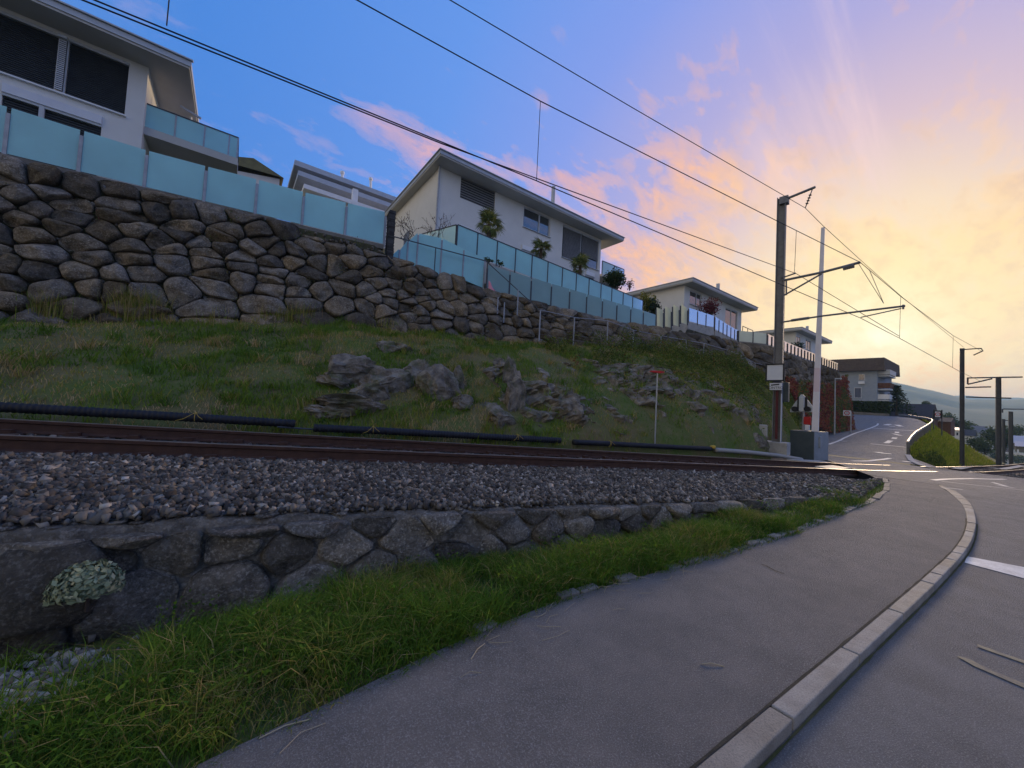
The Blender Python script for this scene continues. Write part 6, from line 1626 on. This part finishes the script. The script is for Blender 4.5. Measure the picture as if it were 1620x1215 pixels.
# red creeper on the far end of the wall
iv = thing('ivy', 'red and green creeper spilling down the far end of the boulder wall', 'creeper', (42, 10.2, 0))
P, S_, T_ = [], [], []
for _ in range(15000):
    u = random.uniform(30.5, 53); zb_, zt_ = float(wfoot(u)) - .2, wtopz(u); top = np.interp(u, [30.5, 34, 40, 46, 53], [.30, .55, .62, .75, .95]) + .12 * noise.noise(Vector((u * .6, 2, 0)))
    t = random.random()
    if t > top: continue
    z = zb_ + (zt_ - zb_) * t; P.append((u, wface(u, z) - .36 - random.random() * .22, z)); S_.append(random.uniform(.12, .24))
    n1 = noise.noise(Vector((u * .35, z * .5, 2.0))); T_.append(np.clip(.42 + random.gauss(0, .22) + (.5 if n1 > .08 else 0), 0, 1))
leaves('foliage', P, S_, T_, 'red_ivy', iv, np.repeat(np.array([[-.3, -.9, .2]]), len(P), 0))
# more creeper rounding the corner, lower right
P, S_, T_ = [], [], []
for _ in range(6000):
    t = random.random() ** .9; a = random.random(); v = 10.6 + a * 3.4 * (1.08 - t); z = .1 + t * (5.9 - 4.0 * (1 - a) * .2) * (1 - .0 * a)
    P.append((52.4 + random.random() * .4 + a * 1.5, v, z)); S_.append(random.uniform(.14, .26)); T_.append(np.clip(random.gauss(.45, .2), 0, 1))
leaves('side_foliage', P, S_, T_, 'red_ivy', iv)
# hedge and its low wall behind the road
hpa, hpb = on_u(1340, 655, 84.6), on_u(1406, 660, 84.6)
lwall = MB().hexa([(84.6, hpb[1], 1.2), (84.6, hpa[1] + 6, 1.2), (85.1, hpa[1] + 6, 1.2), (85.1, hpb[1], 1.2), (84.6, hpb[1], hpb[2] + .55), (84.6, hpa[1] + 6, hpa[2] + .6), (85.1, hpa[1] + 6, hpa[2] + .6), (85.1, hpb[1], hpb[2] + .55)]).build('garden_wall', 'dark_concrete', bevel=.02)
tag(lwall, 'low brown garden wall under the hedge at the road bend', 'garden wall')
P, S_, T_ = [], [], []
zt_h = on_u(1370, 634.5, 85.5)[2]; zb_h = on_u(1370, 656, 85.5)[2]
for _ in range(9000):
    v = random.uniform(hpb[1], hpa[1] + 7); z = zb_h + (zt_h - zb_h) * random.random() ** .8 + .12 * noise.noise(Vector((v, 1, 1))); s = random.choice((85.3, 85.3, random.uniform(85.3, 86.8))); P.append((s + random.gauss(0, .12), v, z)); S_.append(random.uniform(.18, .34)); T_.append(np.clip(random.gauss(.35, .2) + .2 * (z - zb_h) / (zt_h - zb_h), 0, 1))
hg = thing('hedge', 'clipped dark green hedge in front of the grey house', 'hedge', (85.8, 13, zb_h))
leaves('foliage', P, S_, T_, 'tree_leaf', hg)
MB().hexa([(85.5, hpb[1] + .2, zb_h - .5), (85.5, hpa[1] + 7, zb_h - .5), (86.6, hpa[1] + 7, zb_h - .5), (86.6, hpb[1] + .2, zb_h - .5), (85.5, hpb[1] + .2, zt_h - .3), (85.5, hpa[1] + 7, zt_h - .3), (86.6, hpa[1] + 7, zt_h - .3), (86.6, hpb[1] + .2, zt_h - .3)]).build('branches', 'bark', hg)
# spruce
ust = 100.0; tp2 = on_u(1419, 608, ust); bs2 = on_u(1419, 640, ust)
sprt = thing('spruce_tree', 'dark spruce right of the grey house', 'spruce', (ust, tp2[1], bs2[2] - 1.5))
MB().tube([(ust, tp2[1], bs2[2] - 2), tuple(tp2)], [.22, .03], 8).build('trunk', 'bark', sprt)
P, S_, T_ = [], [], []
Hs = tp2[2] - bs2[2] + 1.0
for k in range(15):
    zf_ = k / 15; rr = (1 - zf_) * 2.6 * random.uniform(.82, 1.12) + .15
    for j in range(9):
        az = j * 2 * math.pi / 9 + k * .7 + random.uniform(-.2, .2)
        for s in np.linspace(.2, 1, 9):
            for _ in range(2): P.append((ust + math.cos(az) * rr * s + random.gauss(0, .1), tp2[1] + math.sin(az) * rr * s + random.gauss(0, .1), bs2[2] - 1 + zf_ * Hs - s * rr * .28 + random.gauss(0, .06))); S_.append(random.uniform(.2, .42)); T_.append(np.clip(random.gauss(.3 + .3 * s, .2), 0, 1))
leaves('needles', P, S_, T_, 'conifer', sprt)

# ------------------------------------------------------------------ barns, town and trees in the valley
def gable(label, u, px, ytop, ybot, wpx, wall, roof, depth=9, roof_frac=.5, yaw=0.0, windows=2, name='house', group=None):
    c = on_u(px, ybot, u); t = on_u(px, ytop, u); k = abs(on_u(px - wpx / 2, ybot, u)[1] - on_u(px + wpx / 2, ybot, u)[1]); hgt = t[2] - c[2]
    root = thing(name, label, 'house' if name == 'house' else 'barn', c, group); w = k; he = hgt * (1 - roof_frac); e = w * .04
    MB().box((u + depth / 2, c[1], c[2] + he / 2 - .5), (depth, w, he + 1)).build('wall', wall, root)
    z0, z1 = c[2] + he - .05, c[2] + hgt
    MB().add([(u - .5, c[1] - w / 2 - e, z0), (u - .5, c[1] + w / 2 + e, z0), (u + depth / 2, c[1] + w / 2 + e, z1), (u + depth / 2, c[1] - w / 2 - e, z1), (u + depth + .5, c[1] - w / 2 - e, z0), (u + depth + .5, c[1] + w / 2 + e, z0)], [(0, 3, 2, 1), (4, 5, 2, 3), (0, 4, 3), (1, 2, 5), (0, 1, 5, 4)]).build('roof', roof, root)
    for k_ in range(windows):
        y = c[1] + (k_ + .5 - windows / 2) * w / max(1, windows); w_ = MB().box((u - .02, y, c[2] + he * .55), (.08, w * .13, he * .34)).build('window', 'frame_grey', root)
        MB().box((u - .07, y, c[2] + he * .55), (.04, w * .10, he * .28)).build('pane', 'window_glass', w_)
    return root
gable('barn with a big dark slate roof behind the guard rail', 104, 1438, 637, 668, 62, 'wood_brown', 'dark_roof', 14, .78, windows=0, name='barn')
gable('reddish brown shed right of the framed zone sign', 118, 1490, 660, 682, 28, 'wood_brown', 'brown_roof', 9, .3, windows=0, name='barn')
gable('pale flat house with bluish roof edge below the mound', 150, 1508, 676, 694, 26, 'white_plaster', 'roof_metal', 10, .2)
gable('white gabled house with dark roof just right of the second mast', 170, 1534, 680, 703, 17, 'white_plaster', 'dark_roof', 9, .4)
gable('grey house with a pale ridge in the middle of the valley houses', 210, 1548, 674, 694, 26, 'grey_plaster', 'roof_felt', 10, .5)
gable('house with a sunlit yellowish roof edge in the valley', 260, 1560, 677, 692, 20, 'white_plaster', 'roof_felt', 12, .5)
gable('white house with brown roof half hidden by valley trees', 190, 1562, 688, 706, 15, 'white_plaster', 'brown_roof', 9, .45)
gable('large pale roofed house at the right edge of the valley', 160, 1612, 690, 705, 24, 'dark_concrete', 'roof_metal', 12, .75)
gable('lower pale roofed house at the right edge above the white railing', 140, 1615, 699, 708, 18, 'dark_concrete', 'roof_metal', 9, .75)
for k, (px, yt, yb_, u, lab) in enumerate(((1545, 690, 715, 165, 'round dark tree below the white gabled house'), (1575, 676, 708, 180, 'tall dark tree left of the third mast'), (1590, 678, 712, 175, 'broad dark tree right of the third mast'), (1606, 672, 695, 230, 'dark tree above the pale roofs at the right edge'), (1519, 664, 690, 210, 'bushy tree just left of the second mast in the valley'), (1532, 668, 688, 240, 'small tree right of the second mast in the valley'), (1558, 696, 718, 150, 'low tree on the slope below the mound'), (1466, 634, 646, 150, 'small treetop above the barn roof'), (1500, 655, 676, 220, 'tree behind the reddish shed'))):
    t = on_u(px, yt, u); c = on_u(px, yb_, u); r_ = (t[2] - c[2]) / 2
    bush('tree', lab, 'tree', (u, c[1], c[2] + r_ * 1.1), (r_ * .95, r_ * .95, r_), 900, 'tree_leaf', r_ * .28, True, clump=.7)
# trees scattered on the slopes further out
for k in range(9):
    px = random.uniform(1482, 1618); u = random.uniform(280, 620); v = on_u(px, 670, u)[1]; z = land(u, v); r_ = random.uniform(3, 6)
    bush('tree', 'small dark tree among the distant valley houses', 'tree', (u, v, z + r_ * .9), (r_, r_, r_), 260, 'tree_leaf', r_ * .4, True, group='distant valley trees', limbs=2)
for k in range(6):
    px = random.uniform(1500, 1618); u = random.uniform(300, 560); v = on_u(px, 670, u)[1]; z = land(u, v)
    root = thing('house', 'tiny pale house among the distant valley trees', 'house', (u, v, z), 'distant valley houses'); w = random.uniform(8, 13)
    MB().box((u, v, z + 2), (9, w, 6)).build('wall', 'white_plaster', root); MB().add([(u - 5, v - w / 2 - .5, z + 5), (u - 5, v + w / 2 + .5, z + 5), (u, v + w / 2 + .5, z + 8), (u, v - w / 2 - .5, z + 8), (u + 5, v - w / 2 - .5, z + 5), (u + 5, v + w / 2 + .5, z + 5)], [(0, 3, 2, 1), (4, 5, 2, 3), (0, 4, 3), (1, 2, 5)]).build('roof', random.choice(('red_roof', 'brown_roof', 'dark_roof')), root)
# white railing with panels down by the track
wr = thing('white_railing', 'white railing with pale boards beside the far track', 'railing', on_u(1584, 722, 120))
for (x0, y0, x1, y1) in ((1582.5, 708, 1585, 722), (1588, 708, 1590.5, 722), (1601, 712, 1604.5, 718), (1609, 711, 1612, 718)):
    pa, pb = on_u(x0, y0, 120), on_u(x1, y1, 120); MB().box((120, (pa[1] + pb[1]) / 2, (pa[2] + pb[2]) / 2), (.15, abs(pa[1] - pb[1]), abs(pa[2] - pb[2]))).build('upright', 'white_paint', wr)
pa, pb = on_u(1590, 717, 120), on_u(1622, 718.5, 120); MB().box((120.1, (pa[1] + pb[1]) / 2, (pa[2] + pb[2]) / 2), (.12, abs(pa[1] - pb[1]), .35)).build('bar', 'white_paint', wr)

# ------------------------------------------------------------------ air
HAZE = 0.00024
hx = MB().hexa([(-420, -6500, -70), (6800, -6500, -70), (6800, 6500, -70), (-420, 6500, -70), (-420, -6500, 260), (6800, -6500, 260), (6800, 6500, 260), (-420, 6500, 260)]).build('haze', None)
hm = bpy.data.materials.new('haze_air'); hm.use_nodes = True; t = hm.node_tree; t.nodes.clear()
pv = N('ShaderNodeVolumePrincipled', t); pv.inputs['Color'].default_value = (.52, .80, 1.0, 1); pv.inputs['Density'].default_value = HAZE; pv.inputs['Anisotropy'].default_value = .2
ou = N('ShaderNodeOutputMaterial', t); L(pv.outputs[0], ou.inputs['Volume'], t)
hx.data.materials.append(hm); tag(hx, 'thin evening haze over the valley', kind='stuff')
